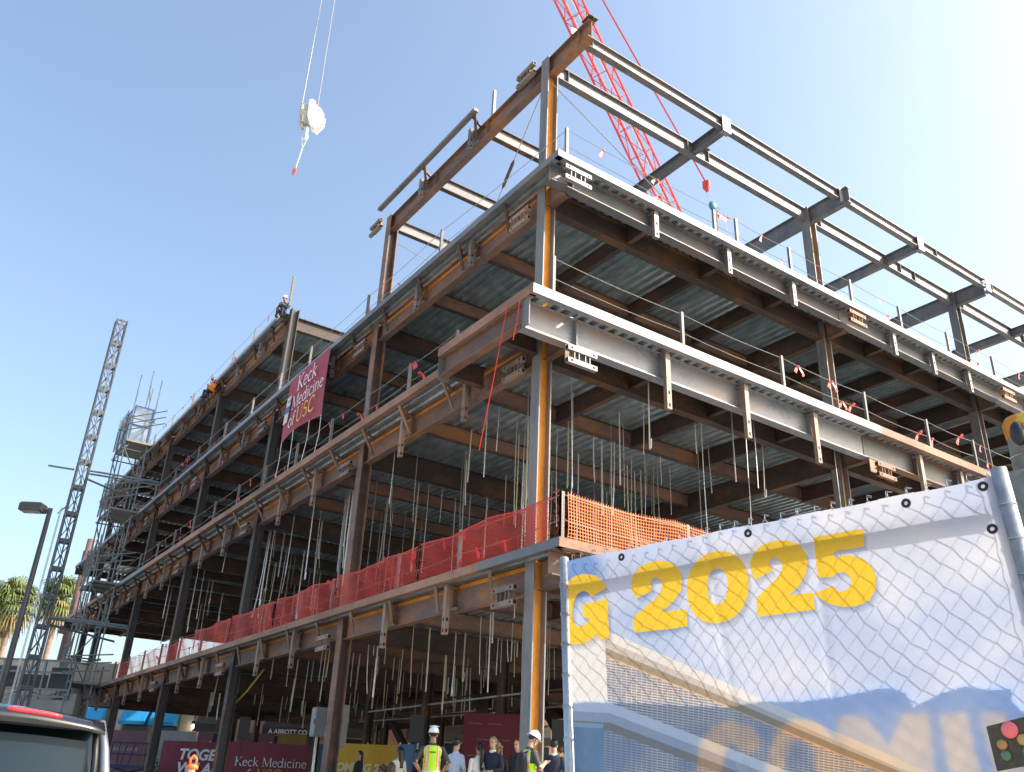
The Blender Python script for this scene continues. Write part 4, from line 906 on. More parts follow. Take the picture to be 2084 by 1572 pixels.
for k in range(11):
    z = zg + 0.4 + k * 2.0
    mb = MB()
    for y in (sy0, sy1): mb.tube([(sx0 - 0.2, y, z), (sx1 + 0.6, y, z)], 0.04, 4)
    for x in (sx0, (sx0 + sx1) / 2, sx1): mb.tube([(x, sy0 - 0.15, z), (x, sy1 + 0.15, z)], 0.04, 4)
    mb.build('ledger_ring', 'scaff', SF)
    if k < 10:
        mb = MB(); a, b_ = (sx0, sx1) if k % 2 else (sx1, sx0)
        mb.tube([(a, sy0 - 0.06, z), (b_, sy0 - 0.06, z + 2)], 0.035, 4); mb.tube([(sx1 + 0.05, sy0 if k % 2 else sy1, z), (sx1 + 0.05, sy1 if k % 2 else sy0, z + 2)], 0.035, 4); mb.build('brace', 'scaff', SF)
for z in (5.5, 10.85, 15.05, 19.25):
    MB().box(((sx0 + sx1) / 2, -1.35, z), (sx1 - sx0 + 0.5, 1.5, 0.12)).build('landing', 'plank', SF)
    for zz in (0.45, 0.85, 1.25): MB().tube([(sx1 + 0.3, -2.5, z + zz), (sx1 + 3.2, -0.75, z + zz)], 0.035, 4).build('guard_rail', 'scaff', SF)
    mb = MB()                                       # wire-mesh gate
    for t in range(13): mb.bar((sx0 - 0.3 + t * 0.17, -2.18, z + 0.1), (sx0 - 0.3 + t * 0.17, -2.18, z + 2.2), 0.012, 0.012)
    for t in range(15): mb.bar((sx0 - 0.3, -2.20, z + 0.1 + t * 0.15), (sx0 + 1.74, -2.20, z + 0.1 + t * 0.15), 0.012, 0.012)
    for t in (0, 1): mb.bar((sx0 - 0.3 + t * 2.04, -2.19, z + 0.1), (sx0 - 0.3 + t * 2.04, -2.19, z + 2.25), 0.06, 0.06)
    mb.build('mesh_gate', 'scaff', SF)
HC = thing('hoist_cage', 'blue framed hoist cage standing on the topmost scaffold landing', 'hoist cage', (-40.2, -1.4, 19.32))
for a, b_ in (((-0.9, -0.55), (0.9, -0.55)), ((0.9, -0.55), (0.9, 0.55)), ((0.9, 0.55), (-0.9, 0.55)), ((-0.9, 0.55), (-0.9, -0.55))):
    mb = MB()
    for z in (0.05, 1.15, 2.35): mb.bar((*a, z), (*b_, z), 0.06, 0.06)
    mb.bar((*a, 0), (*a, 2.4), 0.07, 0.07); mb.build('frame', 'bluepaint', HC)
    MB().bar((a[0] * .97, a[1] * .97, 1.2), (b_[0] * .97, b_[1] * .97, 1.2), 0.01, 2.2).build('screen', mat('cage_screen', (0.24, 0.31, 0.40), 0.6), HC)
MB().tube([(0.9, 0.0, 2.4), (0.9, 0.0, 4.9)], 0.05, 5).tube([(0.2, 0.3, 2.4), (0.2, 0.3, 4.0)], 0.04, 5).tube([(0.9, 0, 3.6), (0.2, 0.3, 3.0)], 0.03, 4).build('mast_top', 'scaff', HC)
MB().box((0.5, -0.74, 1.3), (0.35, 0.04, 0.25)).build('control_box', 'flag', HC)
# ------------------------------------------------------------------ street lamp, utility pole, palms
lpz = at(103, 1035, 26.0); LMP = thing('street_lamp', 'bronze street lamp with flat box head on a tall pole', 'street lamp', (lpz.x, lpz.y, gz(lpz.x, lpz.y)))
MT['bronze'] = mat('bronze_paint', (0.048, 0.045, 0.048), 0.5, 0.1, 0.15, 3); hgt = lpz.z - LMP.location.z
MB().tube([(0, 0, 0), (0.02, 0, hgt * 0.5), (0, 0, hgt)], [0.10, 0.085, 0.065], 10).build('pole', 'bronze', LMP, smooth=True)
rv = Vector(_rr); MB().bar(tuple(-rv * 0.02 + Vector((0, 0, hgt - 0.10))), tuple(-rv * 0.22 + Vector((0, 0, hgt - 0.08))), 0.08, 0.10).build('arm', 'bronze', LMP)
hd = -rv * 0.52 + Vector((0, 0, hgt + 0.0)); ang = math.atan2(rv.y, rv.x)
mb = MB().loft([[tuple(hd + rv * (u * 0.33 * k) + Vector((-rv.y, rv.x, 0)) * (v * 0.2 * k) + Vector((0, 0, z))) for u, v in ((-1, -1), (1, -1), (1, 1), (-1, 1))] for k, z in ((0.96, -0.13), (1, -0.11), (1, 0.08), (0.85, 0.13))]); mb.build('lamp_head', 'bronze', LMP)
MB().box(tuple(hd + Vector((0, 0, -0.135))), (0.5, 0.28, 0.02), 0, ang).build('lens', mat('lamp_lens', (0.35, 0.35, 0.33), 0.3), LMP)
up_ = at(146, 1260, 66.0); UP_ = thing('utility_pole', 'brown timber utility pole beyond the far end of the building', 'utility pole', (up_.x, up_.y, 0.35))
MT['polewood'] = mat('pole_wood', (0.15, 0.095, 0.085), 0.9, 0, 0.25, 2)
MB().tube([(0, 0, 0), (0, 0, 17.5)], [0.38, 0.28], 10).build('pole', 'polewood', UP_, smooth=True)
b_ = at(128, 1282, 65.5) - Vector((up_.x, up_.y, 0.35)); MB().box(tuple(b_), (0.5, 0.5, 0.55)).bar(tuple(b_), (0, 0, b_.z), 0.1, 0.1).build('junction_box', 'polewood', UP_)
MT['frond'] = mat('palm_frond', (0.115, 0.145, 0.035), 0.6, 0, 0.35, 1.5); MT['frond_dry'] = mat('palm_frond_dry', (0.26, 0.21, 0.08), 0.8, 0, 0.3, 1.5); MT['trunk'] = mat('palm_trunk', (0.22, 0.15, 0.115), 0.9, 0, 0.3, 2, 0.4, 6)
def palm(px, py, depth, R, seed, label):
    r_ = random.Random(seed); c = at(px, py, depth); t = thing('palm_tree', label, 'palm tree', (c.x, c.y, 0.0), group='fan palms beyond the site')
    MB().tube([(r_.uniform(-.3, .3), 0, 0), (0.1, 0, c.z * 0.5), (0, 0, c.z)], [0.34, 0.24, 0.22], 9).build('trunk', 'trunk', t, smooth=True)
    g_, dry = MB(), MB()
    for k in range(78):
        el = r_.uniform(-1.15, 1.35); az = r_.uniform(0, 6.283); L_ = R * r_.uniform(0.62, 1.0); mb = dry if (el < -0.55 or (el < 0 and r_.random() < 0.3)) else g_
        d = Vector((math.cos(el) * math.cos(az), math.cos(el) * math.sin(az), math.sin(el))); side = d.cross(Vector((0, 0, 1))).normalized(); up = side.cross(d)
        base = Vector((0, 0, c.z)) + d * (L_ * 0.42)
        mb.tube([Vector((0, 0, c.z)), base], 0.025, 3, caps=False)
        for b in range(13):
            a = (b - 6) / 6 * 1.35; dd = d * math.cos(a) + side * math.sin(a); ll = L_ * 0.6 * (1 - 0.3 * abs(a) / 1.35) * r_.uniform(0.85, 1.05); w = 0.07
            p1 = base + dd * ll * 0.6 + up * 0.03; p2 = base + dd * ll + Vector((0, 0, -0.28 * L_ * r_.uniform(0.5, 1.2)))
            n = dd.cross(up).normalized() * w
            mb.quad(base - n * 0.3, p1 - n, p1 + n, base + n * 0.3); mb.quad(p1 - n, p2 - n * 0.15, p2 + n * 0.15, p1 + n)
    g_.build('crown', 'frond', t); dry.build('dry_skirt', 'frond_dry', t)
palm(32, 1225, 76, 3.3, 1, 'fan palm with broad green crown standing beside the street lamp pole')
palm(-14, 1262, 82, 3.2, 2, 'fan palm half hidden at the outer side of the broad crowned palm')
palm(122, 1222, 80, 3.2, 3, 'fan palm rising directly behind the grey hoist mast')
# ------------------------------------------------------------------ raised concrete walkway on the left
O_ = at(75, 1400, 46.0); WK = thing('raised_walkway', 'concrete walkway with grey steel railing and lattice truss at the far end', 'walkway', (O_.x, O_.y, 0.35))
wu = Vector(_rr); wv = Vector((-_rr[1], _rr[0], 0))
def wk(u, v, z): return wu * u + wv * v + Vector((0, 0, z - 0.35))
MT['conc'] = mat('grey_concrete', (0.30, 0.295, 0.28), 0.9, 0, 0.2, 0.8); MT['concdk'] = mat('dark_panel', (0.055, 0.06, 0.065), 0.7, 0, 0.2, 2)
wrz = math.atan2(wu.y, wu.x)
def wbox(name, u0, u1, v0, v1, z0, z1, m): MB().box(tuple(wk((u0 + u1) / 2, (v0 + v1) / 2, (z0 + z1) / 2)), (u1 - u0, v1 - v0, z1 - z0), 0, wrz).build(name, m, WK)
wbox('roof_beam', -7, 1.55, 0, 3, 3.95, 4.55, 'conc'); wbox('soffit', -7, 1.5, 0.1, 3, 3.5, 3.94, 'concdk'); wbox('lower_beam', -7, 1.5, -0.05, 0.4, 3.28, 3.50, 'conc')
wbox('floor_slab', -7, 2.0, 0.0, 5, 1.75, 2.05, 'conc'); wbox('column', 1.45, 2.15, 0.05, 0.75, 0.36, 4.9, 'conc'); wbox('column', -6.4, -5.8, 0.05, 0.75, 0.36, 3.9, 'conc')
wbox('back_wall', -7, 1.5, 4.5, 4.8, 2.06, 3.5, mat('plywood_wall', (0.36, 0.20, 0.08), 0.8, 0, 0.25, 1.0))
for z in (6.45, 5.85, 5.0, 4.65): wbox('rail', -7, 1.8, -0.12, 0.0, z, z + 0.10, 'scaff')
for u in (-6.8, -4.4, -2.0, 0.2, 1.75): wbox('rail_post', u - 0.05, u + 0.05, -0.10, 0.0, 4.56, 6.5, 'scaff')
for k in range(8):
    u = -6.8 + k * 1.05; a, b2 = (4.7, 5.0) if k % 2 else (5.0, 4.7); MB().tube([wk(u, -0.06, a), wk(u + 1.05, -0.06, b2)], 0.035, 4).build('truss_member', 'scaff', WK)
for k in range(6):
    u = -6.6 + k * 1.4; wbox('dark_panel', u, u + (1.1 if k % 2 else 1.3), 0.3, 0.34, 5.05, 6.2 if k % 2 else 5.8, 'concdk')
wbox('parapet', -7, 2.6, 3.2, 3.4, 4.56, 6.85, mat('cream_wall', (0.60, 0.52, 0.42), 0.9, 0, 0.1, 0.7))
# ------------------------------------------------------------------ shops across the street
def ray2(x): d = FWD + RGT * (x - W0 / 2) / FPX; return d
S0, S1 = at(120, 1500, 66.0), at(1180, 1500, 66.0); S0.z = S1.z = 0.0; su = (S1 - S0).normalized(); sn = Vector((su.y, -su.x, 0)); srz = math.atan2(su.y, su.x)
def su_of(px): return (at(px, 1500, 66.0) - S0).dot(su)
def zz_of(px, py): return at(px, py, 66.0).z
def sbox(parent, name, p0, p1, z0, z1, o0, o1, m):
    u0, u1 = su_of(p0), su_of(p1); c = S0 + su * ((u0 + u1) / 2) + sn * ((o0 + o1) / 2); return MB().box((c.x, c.y, (z0 + z1) / 2), (u1 - u0, abs(o1 - o0), z1 - z0), 0, srz).build(name, m, parent)
CS = thing('cream_shop', 'cream rendered shop with blue awnings seen under the second floor', 'shop', (0, 0, 0))
m_cr = mat('cream_render', (0.70, 0.60, 0.46), 0.9, 0, 0.08, 0.5); m_tr = mat('tan_trim', (0.36, 0.27, 0.17), 0.8); m_gl = mat('shop_glass', (0.03, 0.05, 0.07), 0.1); m_aw = mat('blue_awning', (0.02, 0.30, 0.62), 0.6, 0, 0.1, 2)
sbox(CS, 'wall', 60, 388, 0.0, 7.4, -4, 0, m_cr); sbox(CS, 'cornice', 58, 390, 7.4, 7.7, -4, 0.25, m_cr)
for p0, p1 in ((150, 212), (243, 300), (304, 362)):
    fr = sbox(CS, 'window', p0, p1, 0.5, 6.35, 0.0, 0.12, m_tr); fr2 = sbox(fr, 'pane', p0 + 4, p1 - 4, 0.8, 6.1, 0.12, 0.16, m_gl)
    u0, u1 = su_of(p0 + 3), su_of(p1 - 3); a, b2 = S0 + su * u0, S0 + su * u1; mb = MB(); za, zb_ = 6.1, 4.65
    mb.quad(a + sn * 0.18 + Vector((0, 0, za)), b2 + sn * 0.18 + Vector((0, 0, za)), b2 + sn * 1.1 + Vector((0, 0, zb_ + 0.25)), a + sn * 1.1 + Vector((0, 0, zb_ + 0.25))); mb.quad(a + sn * 1.1 + Vector((0, 0, zb_ + 0.25)), b2 + sn * 1.1 + Vector((0, 0, zb_ + 0.25)), b2 + sn * 1.1 + Vector((0, 0, zb_)), a + sn * 1.1 + Vector((0, 0, zb_)))
    for p in (a, b2): mb.quad(p + sn * 0.18 + Vector((0, 0, za)), p + sn * 1.1 + Vector((0, 0, zb_ + 0.25)), p + sn * 1.1 + Vector((0, 0, zb_)), p + sn * 0.18 + Vector((0, 0, zb_)))
    mb.build('awning', m_aw, CS)
PS = thing('pink_shop', 'salmon pink shop row with dark awnings and white ABBOTT CONSTRUCTION lettering', 'shop', (0, 0, 0))
m_pk = mat('salmon_render', (0.68, 0.36, 0.26), 0.9, 0, 0.1, 0.5); m_da = mat('charcoal_awning', (0.06, 0.058, 0.055), 0.8, 0, 0.2, 2); m_br = mat('brick_base', (0.34, 0.16, 0.11), 0.9, 0, 0.2, 3)
sbox(PS, 'wall', 391, 1180, 0.0, 7.2, -4, -0.02, m_pk); sbox(PS, 'cornice', 391, 1182, 7.2, 7.5, -4, 0.3, m_pk)
for p0, p1 in ((402, 445), (540, 638), (700, 790), (830, 960), (1000, 1120)):
    sbox(PS, 'shopfront', p0 + 2, p1 - 2, 0.4, 4.3, 0.0, 0.05, m_gl); u0, u1 = su_of(p0), su_of(p1); a, b2 = S0 + su * u0, S0 + su * u1; mb = MB(); za, zb_ = 5.7, 4.35; q1, q2 = Vector((0, 0, za)), Vector((0, 0, zb_ + 0.55)); q3 = Vector((0, 0, zb_))
    mb.quad(a + sn * 0.1 + q1, b2 + sn * 0.1 + q1, b2 + sn * 1.2 + q2, a + sn * 1.2 + q2); mb.quad(a + sn * 1.2 + q2, b2 + sn * 1.2 + q2, b2 + sn * 1.2 + q3, a + sn * 1.2 + q3)
    for p in (a, b2): mb.quad(p + sn * 0.1 + q1, p + sn * 1.2 + q2, p + sn * 1.2 + q3, p + sn * 0.1 + q3)
    mb.build('awning', m_da, PS)
m_wt = mat('sign_white', (0.85, 0.85, 0.85), 0.5); u_ = su_of(553); o_ = S0 + su * u_ + sn * 1.22 + Vector((0, 0, 4.42)); text_on(PS, 'A ABBOTT CONSTRUCTION', 0.44, o_, su, (0, 0, 1), m_wt, off=0.012)
for px in (395, 500, 525, 660, 810): sbox(PS, 'medallion', px, px + 6, zz_of(px, 1455) - 0.1, zz_of(px, 1455) + 0.15, 0.0, 0.08, m_cr)
for px, py in ((394, 1479), (762, 1484)):
    WLp = thing('wall_lamp', 'glowing round wall lamp on the salmon pink shop front', 'lamp', tuple(S0 + su * su_of(px) + sn * 0.35 + Vector((0, 0, zz_of(px, py)))), group='wall lamps on the pink shops')
    me_, nt_, b2_ = nodes_of('lamp_glow'); b2_.inputs['Emission Color'].default_value = (1, 0.85, 0.6, 1); b2_.inputs['Emission Strength'].default_value = 6.0
    MB().ell((0, 0, 0), 0.16, 0.16, 0.16, 0, 8, 6).build('globe', me_, WLp); MB().box((0, 0, 0.28), (0.35, 0.35, 0.2)).build('hood', m_da, WLp)
# ------------------------------------------------------------------ parked car in the street
SV = thing('parked_car', 'dark sport utility vehicle with red high brake light seen from behind', 'car', (7.35, -9.97, -0.38))
MT['paint'] = mat('car_paint', (0.016, 0.017, 0.021), 0.16, 0.3); MT['paint'].node_tree.nodes['Principled BSDF'].inputs['Coat Weight'].default_value = 1.0
MT['carglass'] = mat('car_glass', (0.016, 0.028, 0.040), 0.03, 0.0, spec=0.12)
MT['silver'] = mat('pillar_trim', (0.20, 0.22, 0.25), 0.28, 0.5); MT['rubber'] = mat('tyre_rubber', (0.02, 0.02, 0.02), 0.9); MT['trim'] = mat('black_trim', (0.012, 0.012, 0.013), 0.5)
def rrect(w, z0, z1, r, n=4):
    pts = []
    for cx, cz, a0 in ((w - r, z1 - r, 0), (-w + r, z1 - r, 90), (-w + r, z0 + r, 180), (w - r, z0 + r, 270)):
        for k in range(n + 1): a = math.radians(a0 + 90 * k / n); pts.append((cx + r * math.cos(a), cz + r * math.sin(a)))
    return pts
def ring(x, w, z0, z1, r): return [(x, p[0], p[1]) for p in rrect(w, z0, z1, r)]
MB().loft([ring(0.02, 0.80, 0.42, 0.98, 0.12), ring(-0.06, 0.96, 0.32, 1.08, 0.14), ring(-0.5, 1.0, 0.28, 1.12, 0.14), ring(-3.3, 1.0, 0.28, 1.10, 0.14), ring(-4.3, 0.98, 0.28, 1.02, 0.16), ring(-4.85, 0.88, 0.36, 0.88, 0.2)]).build('body', 'paint', SV, smooth=True)
MB().loft([ring(-0.10, 0.90, 1.08, 1.14, 0.02), ring(-0.28, 0.84, 1.08, 1.70, 0.10), ring(-0.42, 0.80, 1.08, 1.77, 0.12), ring(-2.3, 0.78, 1.08, 1.80, 0.12), ring(-2.9, 0.80, 1.08, 1.58, 0.12), ring(-3.4, 0.86, 1.05, 1.13, 0.02)]).build('cabin', 'carglass', SV, smooth=True)
mb = MB(); rf_ = [(-0.12, 0.80, 1.765), (-0.5, 0.79, 1.805), (-1.4, 0.78, 1.825), (-2.35, 0.75, 1.80), (-2.6, 0.72, 1.73)]
mb.loft([[(x, w * math.sin(a), z + 0.055 * (math.cos(a) - 1) - (0.05 if lo else 0)) for lo, a in ([(0, -1.5 + 3.0 * k / 12) for k in range(13)] + [(1, 1.5 - 3.0 * k / 12) for k in range(13)])] for x, w, z in rf_]); mb.build('roof', 'paint', SV, smooth=True)
BLY = 0.18
# rear spoiler
mb = MB(); sp = []
for y in [(-0.84 + 1.68 * k / 16) for k in range(17)]:
    c = 1 - (abs(y) / 0.84) ** 3 * 0.55; e_ = (abs(y) / 0.84) ** 2; zt_ = 1.795 - 0.075 * e_; xr_ = 0.10 - 0.10 * e_
    sp.append([(-0.35, y, zt_ + 0.02), (-0.1, y, zt_ + 0.015), (xr_, y, zt_ - 0.035), (xr_ + 0.015, y, zt_ - 0.075), (xr_ - 0.02, y, zt_ - 0.115 * c), (-0.25, y, zt_ - 0.10 * c)])
mb.loft(sp); SPO = mb.build('spoiler', 'paint', SV, smooth=True)
mL, ntL, bL = nodes_of('brake_light_red'); bL.inputs['Base Color'].default_value = (0.75, 0.03, 0.04, 1); bL.inputs['Roughness'].default_value = 0.15; bL.inputs['Emission Color'].default_value = (1, 0.05, 0.06, 1); bL.inputs['Emission Strength'].default_value = 0.25
lpts = [(0.088 - 0.09 * (abs(y) / 0.84) ** 2, y, 1.775 - 0.075 * (abs(y) / 0.84) ** 2) for y in [BLY + 0.35 * k / 8 for k in range(9)]]
MB().tube(lpts, [0.008] + [0.015] * 7 + [0.008], 8).build('brake_light', mL, SPO, smooth=True)
mb = MB(); gl = []
for k in range(13):
    y = -0.76 + 1.52 * k / 12; e_ = (abs(y) / 0.76) ** 2; gl.append([Vector((-0.02 - 0.06 * e_, y, 1.63 - 0.03 * e_)), Vector((0.08 - 0.08 * e_, y * 1.07, 1.12))])
mb.v = [tuple(g[j]) for g in gl for j in (0, 1)]; mb.f = [(2 * k, 2 * k + 1, 2 * k + 3, 2 * k + 2) for k in range(12)]; mb.m = [0] * 12
mb.build('rear_window', 'carglass', SV, smooth=True)
for s in (-1, 1):
    mb = MB().tube([(-0.16, s * 0.83, 1.74), (-0.08, s * 0.875, 1.55), (-0.02, s * 0.915, 1.30), (0.0, s * 0.93, 1.10)], [0.030, 0.036, 0.042, 0.045], 10); mb.build('rear_pillar', 'silver', SV, smooth=True)
    MB().tube([(-0.08, s * 0.79, 1.70), (-0.03, s * 0.815, 1.5), (0.04, s * 0.845, 1.14)], 0.022, 8).build('window_trim', 'trim', SV, smooth=True)
    MB().loft([ring(0.03, 0.05, 0.80, 1.06, 0.03), ring(-0.05, 0.07, 0.78, 1.08, 0.03)]).build('tail_lamp', mL, SV, (0.0, s * 0.84, 0.0))
    for xw in (-0.95, -3.85):
        wh = MB(); wh.loft([[(xw + 0.36 * rr * math.cos(a), s * yy, 0.37 + 0.36 * rr * math.sin(a)) for a in [j * math.pi / 12 for j in range(24)]] for rr, yy in ((0.6, 0.99), (0.95, 1.0), (1.0, 0.96), (1.0, 0.80), (0.9, 0.76))]); W_ = wh.build('wheel', 'rubber', SV, smooth=True)
        MB().loft([[(xw + 0.23 * rr * math.cos(a), s * yy, 0.37 + 0.23 * rr * math.sin(a)) for a in [j * math.pi / 10 for j in range(20)]] for rr, yy in ((1, 0.985), (0.9, 1.005), (0.2, 0.995))]).build('rim', 'silver', W_, smooth=True)
MB().box((0.045, 0, 0.80), (0.02, 0.36, 0.14)).build('number_plate', 'white', SV)
MB().box((0.03, 0, 0.45), (0.10, 1.7, 0.18)).build('bumper', 'trim', SV)
# ------------------------------------------------------------------ cone, lift, weeds
cp = at(394, 1545, 11.0); CN = thing('channelizer_cone', 'orange and white channelizer cone with loop handle in front of the crimson banners', 'cone', (cp.x, cp.y, gz(cp.x, cp.y)))
hh = cp.z - CN.location.z - 0.12; m_or = mat('cone_orange', (0.85, 0.16, 0.02), 0.5)
lv_ = [0, 0.25, 0.45, 0.62, 0.80, 0.92, 1.0]
for k in range(6):
    r0_, r1__ = 0.10 - 0.06 * lv_[k], 0.10 - 0.06 * lv_[k + 1]; MB().loft([[(r * math.cos(a), r * math.sin(a), z) for a in [j * math.pi / 10 for j in range(20)]] for r, z in ((r0_, hh * lv_[k] + 0.06), (r1__, hh * lv_[k + 1] + 0.055))]).build('collar', m_or if k % 2 == 0 else 'white', CN, smooth=True)
MB().loft([[(r * math.cos(a), r * math.sin(a), z) for a in [j * math.pi / 4 + 0.39 for j in range(8)]] for r, z in ((0.24, 0), (0.24, 0.05), (0.12, 0.08))]).build('base', 'trim', CN)
MB().loft([[(r * math.cos(a), r * math.sin(a), z) for a in [j * math.pi / 8 for j in range(16)]] for r, z in ((0.075, hh + 0.0), (0.07, hh + 0.05), (0.03, hh + 0.055))]).tube([(0, -0.035, hh + 0.05), (0, -0.04, hh + 0.12), (0, 0, hh + 0.16), (0, 0.04, hh + 0.12), (0, 0.035, hh + 0.05)], 0.017, 8).build('handle', m_or, CN, smooth=True)
lf = at(266, 1545, 46); LFT = thing('work_lift', 'blue railed work platform lift parked under the far bays', 'lift', (lf.x, lf.y, 0.35))
zt_ = at(266, 1512, 46).z - 0.35; z0_ = zt_ - 1.1; m_lb = mat('lift_blue', (0.025, 0.05, 0.16), 0.5)
def lq(u, v, z): return wu * u + wv * v + Vector((0, 0, z))
for z in (z0_, z0_ + 0.55, zt_):
    mb = MB()
    for a, b2 in (((-0.9, -0.5), (0.9, -0.5)), ((0.9, -0.5), (0.9, 0.5)), ((0.9, 0.5), (-0.9, 0.5)), ((-0.9, 0.5), (-0.9, -0.5))): mb.bar(lq(*a, z), lq(*b2, z), 0.05, 0.05)
    mb.build('rail', m_lb, LFT)
for u in (-0.9, -0.3, 0.9):
    for v in (-0.5, 0.5): MB().bar(lq(u, v, z0_), lq(u + (0.2 if u == -0.3 else 0), v, zt_), 0.05, 0.05).build('rail_post', m_lb, LFT)
MB().box(tuple(lq(0, 0, z0_ - 0.08)), (1.9, 1.1, 0.12), 0, wrz).build('platform', m_lb, LFT); MB().box(tuple(lq(0, 0, 0.35)), (1.9, 1.0, 0.5), 0, wrz).build('chassis', m_lb, LFT)
for k in range(2):
    for s in (-1, 1): MB().bar(lq(-0.7 * s, 0.2 * s, 0.6 + k * (z0_ - 0.75) / 2), lq(0.7 * s, 0.2 * s, 0.6 + (k + 1) * (z0_ - 0.75) / 2), 0.08, 0.08).build('scissor_arm', m_lb, LFT)
wp = at(318, 1548, 40); WD = thing('weed_plant', 'tall green weed growing by the base of a far column', 'plant', (wp.x, wp.y, 0.35))
wr_ = random.Random(8); mb = MB(); st_ = MB(); wh_ = wp.z - 0.35
for k in range(5): st_.tube([(wr_.uniform(-.3, .3), wr_.uniform(-.3, .3), 0), (wr_.uniform(-.3, .3), wr_.uniform(-.3, .3), wh_ * wr_.uniform(.7, 1))], 0.02, 4)
for k in range(260):
    z = wr_.random() ** 0.8 * wh_; r = 0.45 * (1 - z / wh_) + 0.08; a = wr_.uniform(0, 6.28); c = Vector((r * wr_.random() * math.cos(a), r * wr_.random() * math.sin(a), z)); d = Vector((math.cos(a), math.sin(a), wr_.uniform(0, 1))).normalized() * 0.14; s = Vector((-d.y, d.x, 0)).normalized() * 0.03
    mb.quad(c, c + d * 0.5 - s, c + d, c + d * 0.5 + s)
mb.build('foliage', mat('weed_leaf', (0.07, 0.12, 0.03), 0.7, 0, 0.3, 2), WD); st_.build('stem', mat('weed_stem', (0.08, 0.10, 0.03), 0.8), WD)
# ------------------------------------------------------------------ printed fence banners and backdrop on the ground floor
m_crim = mat('banner_crimson', (0.20, 0.022, 0.045), 0.6, 0, 0.12, 1.5); m_ink = mat('banner_ink_white', (0.78, 0.80, 0.86), 0.6); m_gold = mat('banner_gold', (0.62, 0.36, 0.03), 0.6, 0, 0.1, 1.5); m_pblue = mat('banner_sky_blue', (0.10, 0.22, 0.45), 0.6, 0, 0.2, 1.5); m_paleb = mat('banner_pale_print', (0.52, 0.54, 0.56), 0.6, 0, 0.25, 1.0)
def fence_banner(p0, p1, ytop, dep, m, label):
    a, b2 = at(p0, ytop, dep), at(p1, ytop, dep); zt = (a.z + b2.z) / 2; mb = MB(); n = 16; t = thing('fence_banner', label, 'banner', (0, 0, 0)); d = Vector((b2.x - a.x, b2.y - a.y, 0)); u = d.normalized(); nn = Vector((u.y, -u.x, 0)); a0 = Vector((a.x, a.y, 0))
    f = lambda k: a0 + d * (k / n) + nn * (0.02 * math.sin(k / n * 14))
    for k in range(n): mb.quad(f(k) + Vector((0, 0, 0.5)), f(k + 1) + Vector((0, 0, 0.5)), f(k + 1) + Vector((0, 0, zt)), f(k) + Vector((0, 0, zt)))
    mb.build('vinyl', m, t)
    for w in (0, 0.5, 1): p = a0 + d * w - nn * 0.07; MB().tube([p + Vector((0, 0, 0.34)), p + Vector((0, 0, zt + 0.05))], 0.025, 6).build('post', 'galv', t)
    def put(kind, body, px, py, width_px, ink, shear=0.0):
        dr = at(px, py, 1.0) - Vector(CAM); o = Vector(CAM) + dr * ((a0 - Vector(CAM)).dot(nn) / dr.dot(nn)); o = o + nn * 0.05; wd = width_px * dep / FPX
        if kind == 'serif': serif_on(t, body, wd / sum(SERIF[c][0] for c in body), o, u, (0, 0, 1), ink)
        else: text_on(t, body, wd, o, u, (0, 0, 1), ink, off=0.022, shear=shear)
    return put
put = fence_banner(332, 520, 1511, 41.0, m_crim, 'crimson fence banner with bold white TOGETHER lettering behind the columns')
put('sans', 'TOGETHER', 362, 1545, 28, m_ink, 0.18); put('sans', 'WE ARE', 357, 1573, 28, m_ink, 0.18)
put = fence_banner(458, 642, 1513, 38.0, m_crim, 'crimson fence banner with thin Keck Medicine lettering between two columns')
put('serif', 'Keck Medicine', 477, 1558, 146, m_ink); put('serif', 'of', 486, 1586, 22, m_ink); put('serif', 'USC', 520, 1586, 52, mat('banner_yellow_ink', (0.65, 0.42, 0.03), 0.6))
fence_banner(644, 681, 1515, 37.0, m_pblue, 'narrow blue printed fence banner beside the gold one')
put = fence_banner(684, 812, 1515, 31.0, m_gold, 'gold fence banner with pale COMING 2025 lettering')
put('sans', 'COMING 2025', 668, 1568, 21, mat('banner_pale_gold', (0.75, 0.62, 0.32), 0.6), 0.1)
fence_banner(814, 850, 1515, 31.0, m_pblue, 'blue printed fence banner at the gold banner end beside the hard hat man')
# banners of the far side fence, seen from the back
def back_banner(p0, p1, y0, dep, m, label, body=None):
    a, b2 = at(p0, y0, dep), at(p1, y0, dep); zt = (a.z + b2.z) / 2; t = thing('far_banner', label, 'banner', (0, 0, 0)); d = Vector((b2.x - a.x, b2.y - a.y, 0)); u = d.normalized(); nn = Vector((u.y, -u.x, 0)); mb = MB()
    for k in range(8): mb.quad((a.x + d.x * k / 8, a.y + d.y * k / 8, 0.4), (a.x + d.x * (k + 1) / 8, a.y + d.y * (k + 1) / 8, 0.4), (a.x + d.x * (k + 1) / 8, a.y + d.y * (k + 1) / 8, zt), (a.x + d.x * k / 8, a.y + d.y * k / 8, zt))
    mb.build('vinyl', m, t)
    if body:
        o = Vector((b2.x, b2.y, zt - 1.25)) + nn * 0.05 - u * 0.4
        if body == 'Keck Medicine': serif_on(t, body, d.length / 6.0, o, -u, (0, 0, 1), m_ink)
        else: text_on(t, body, d.length / 6.0, o, -u, (0, 0, 1), m_ink, off=0.02, shear=0.2)
m_mv = mat('banner_back_mauve', (0.32, 0.16, 0.20), 0.7, 0, 0.15, 1.0)  # one dull mauve for banners seen from behind
back_banner(232, 300, 1487, 58, m_mv, 'dull mauve banner with mirrored Keck Medicine lettering on the far fence', 'Keck Medicine')
back_banner(318, 402, 1488, 58, m_paleb, 'pale printed banner seen from the back on the far fence')
back_banner(404, 436, 1489, 58, m_mv, 'dull mauve banner with mirrored TOGETHER lettering on the far fence', 'TOGETHER')
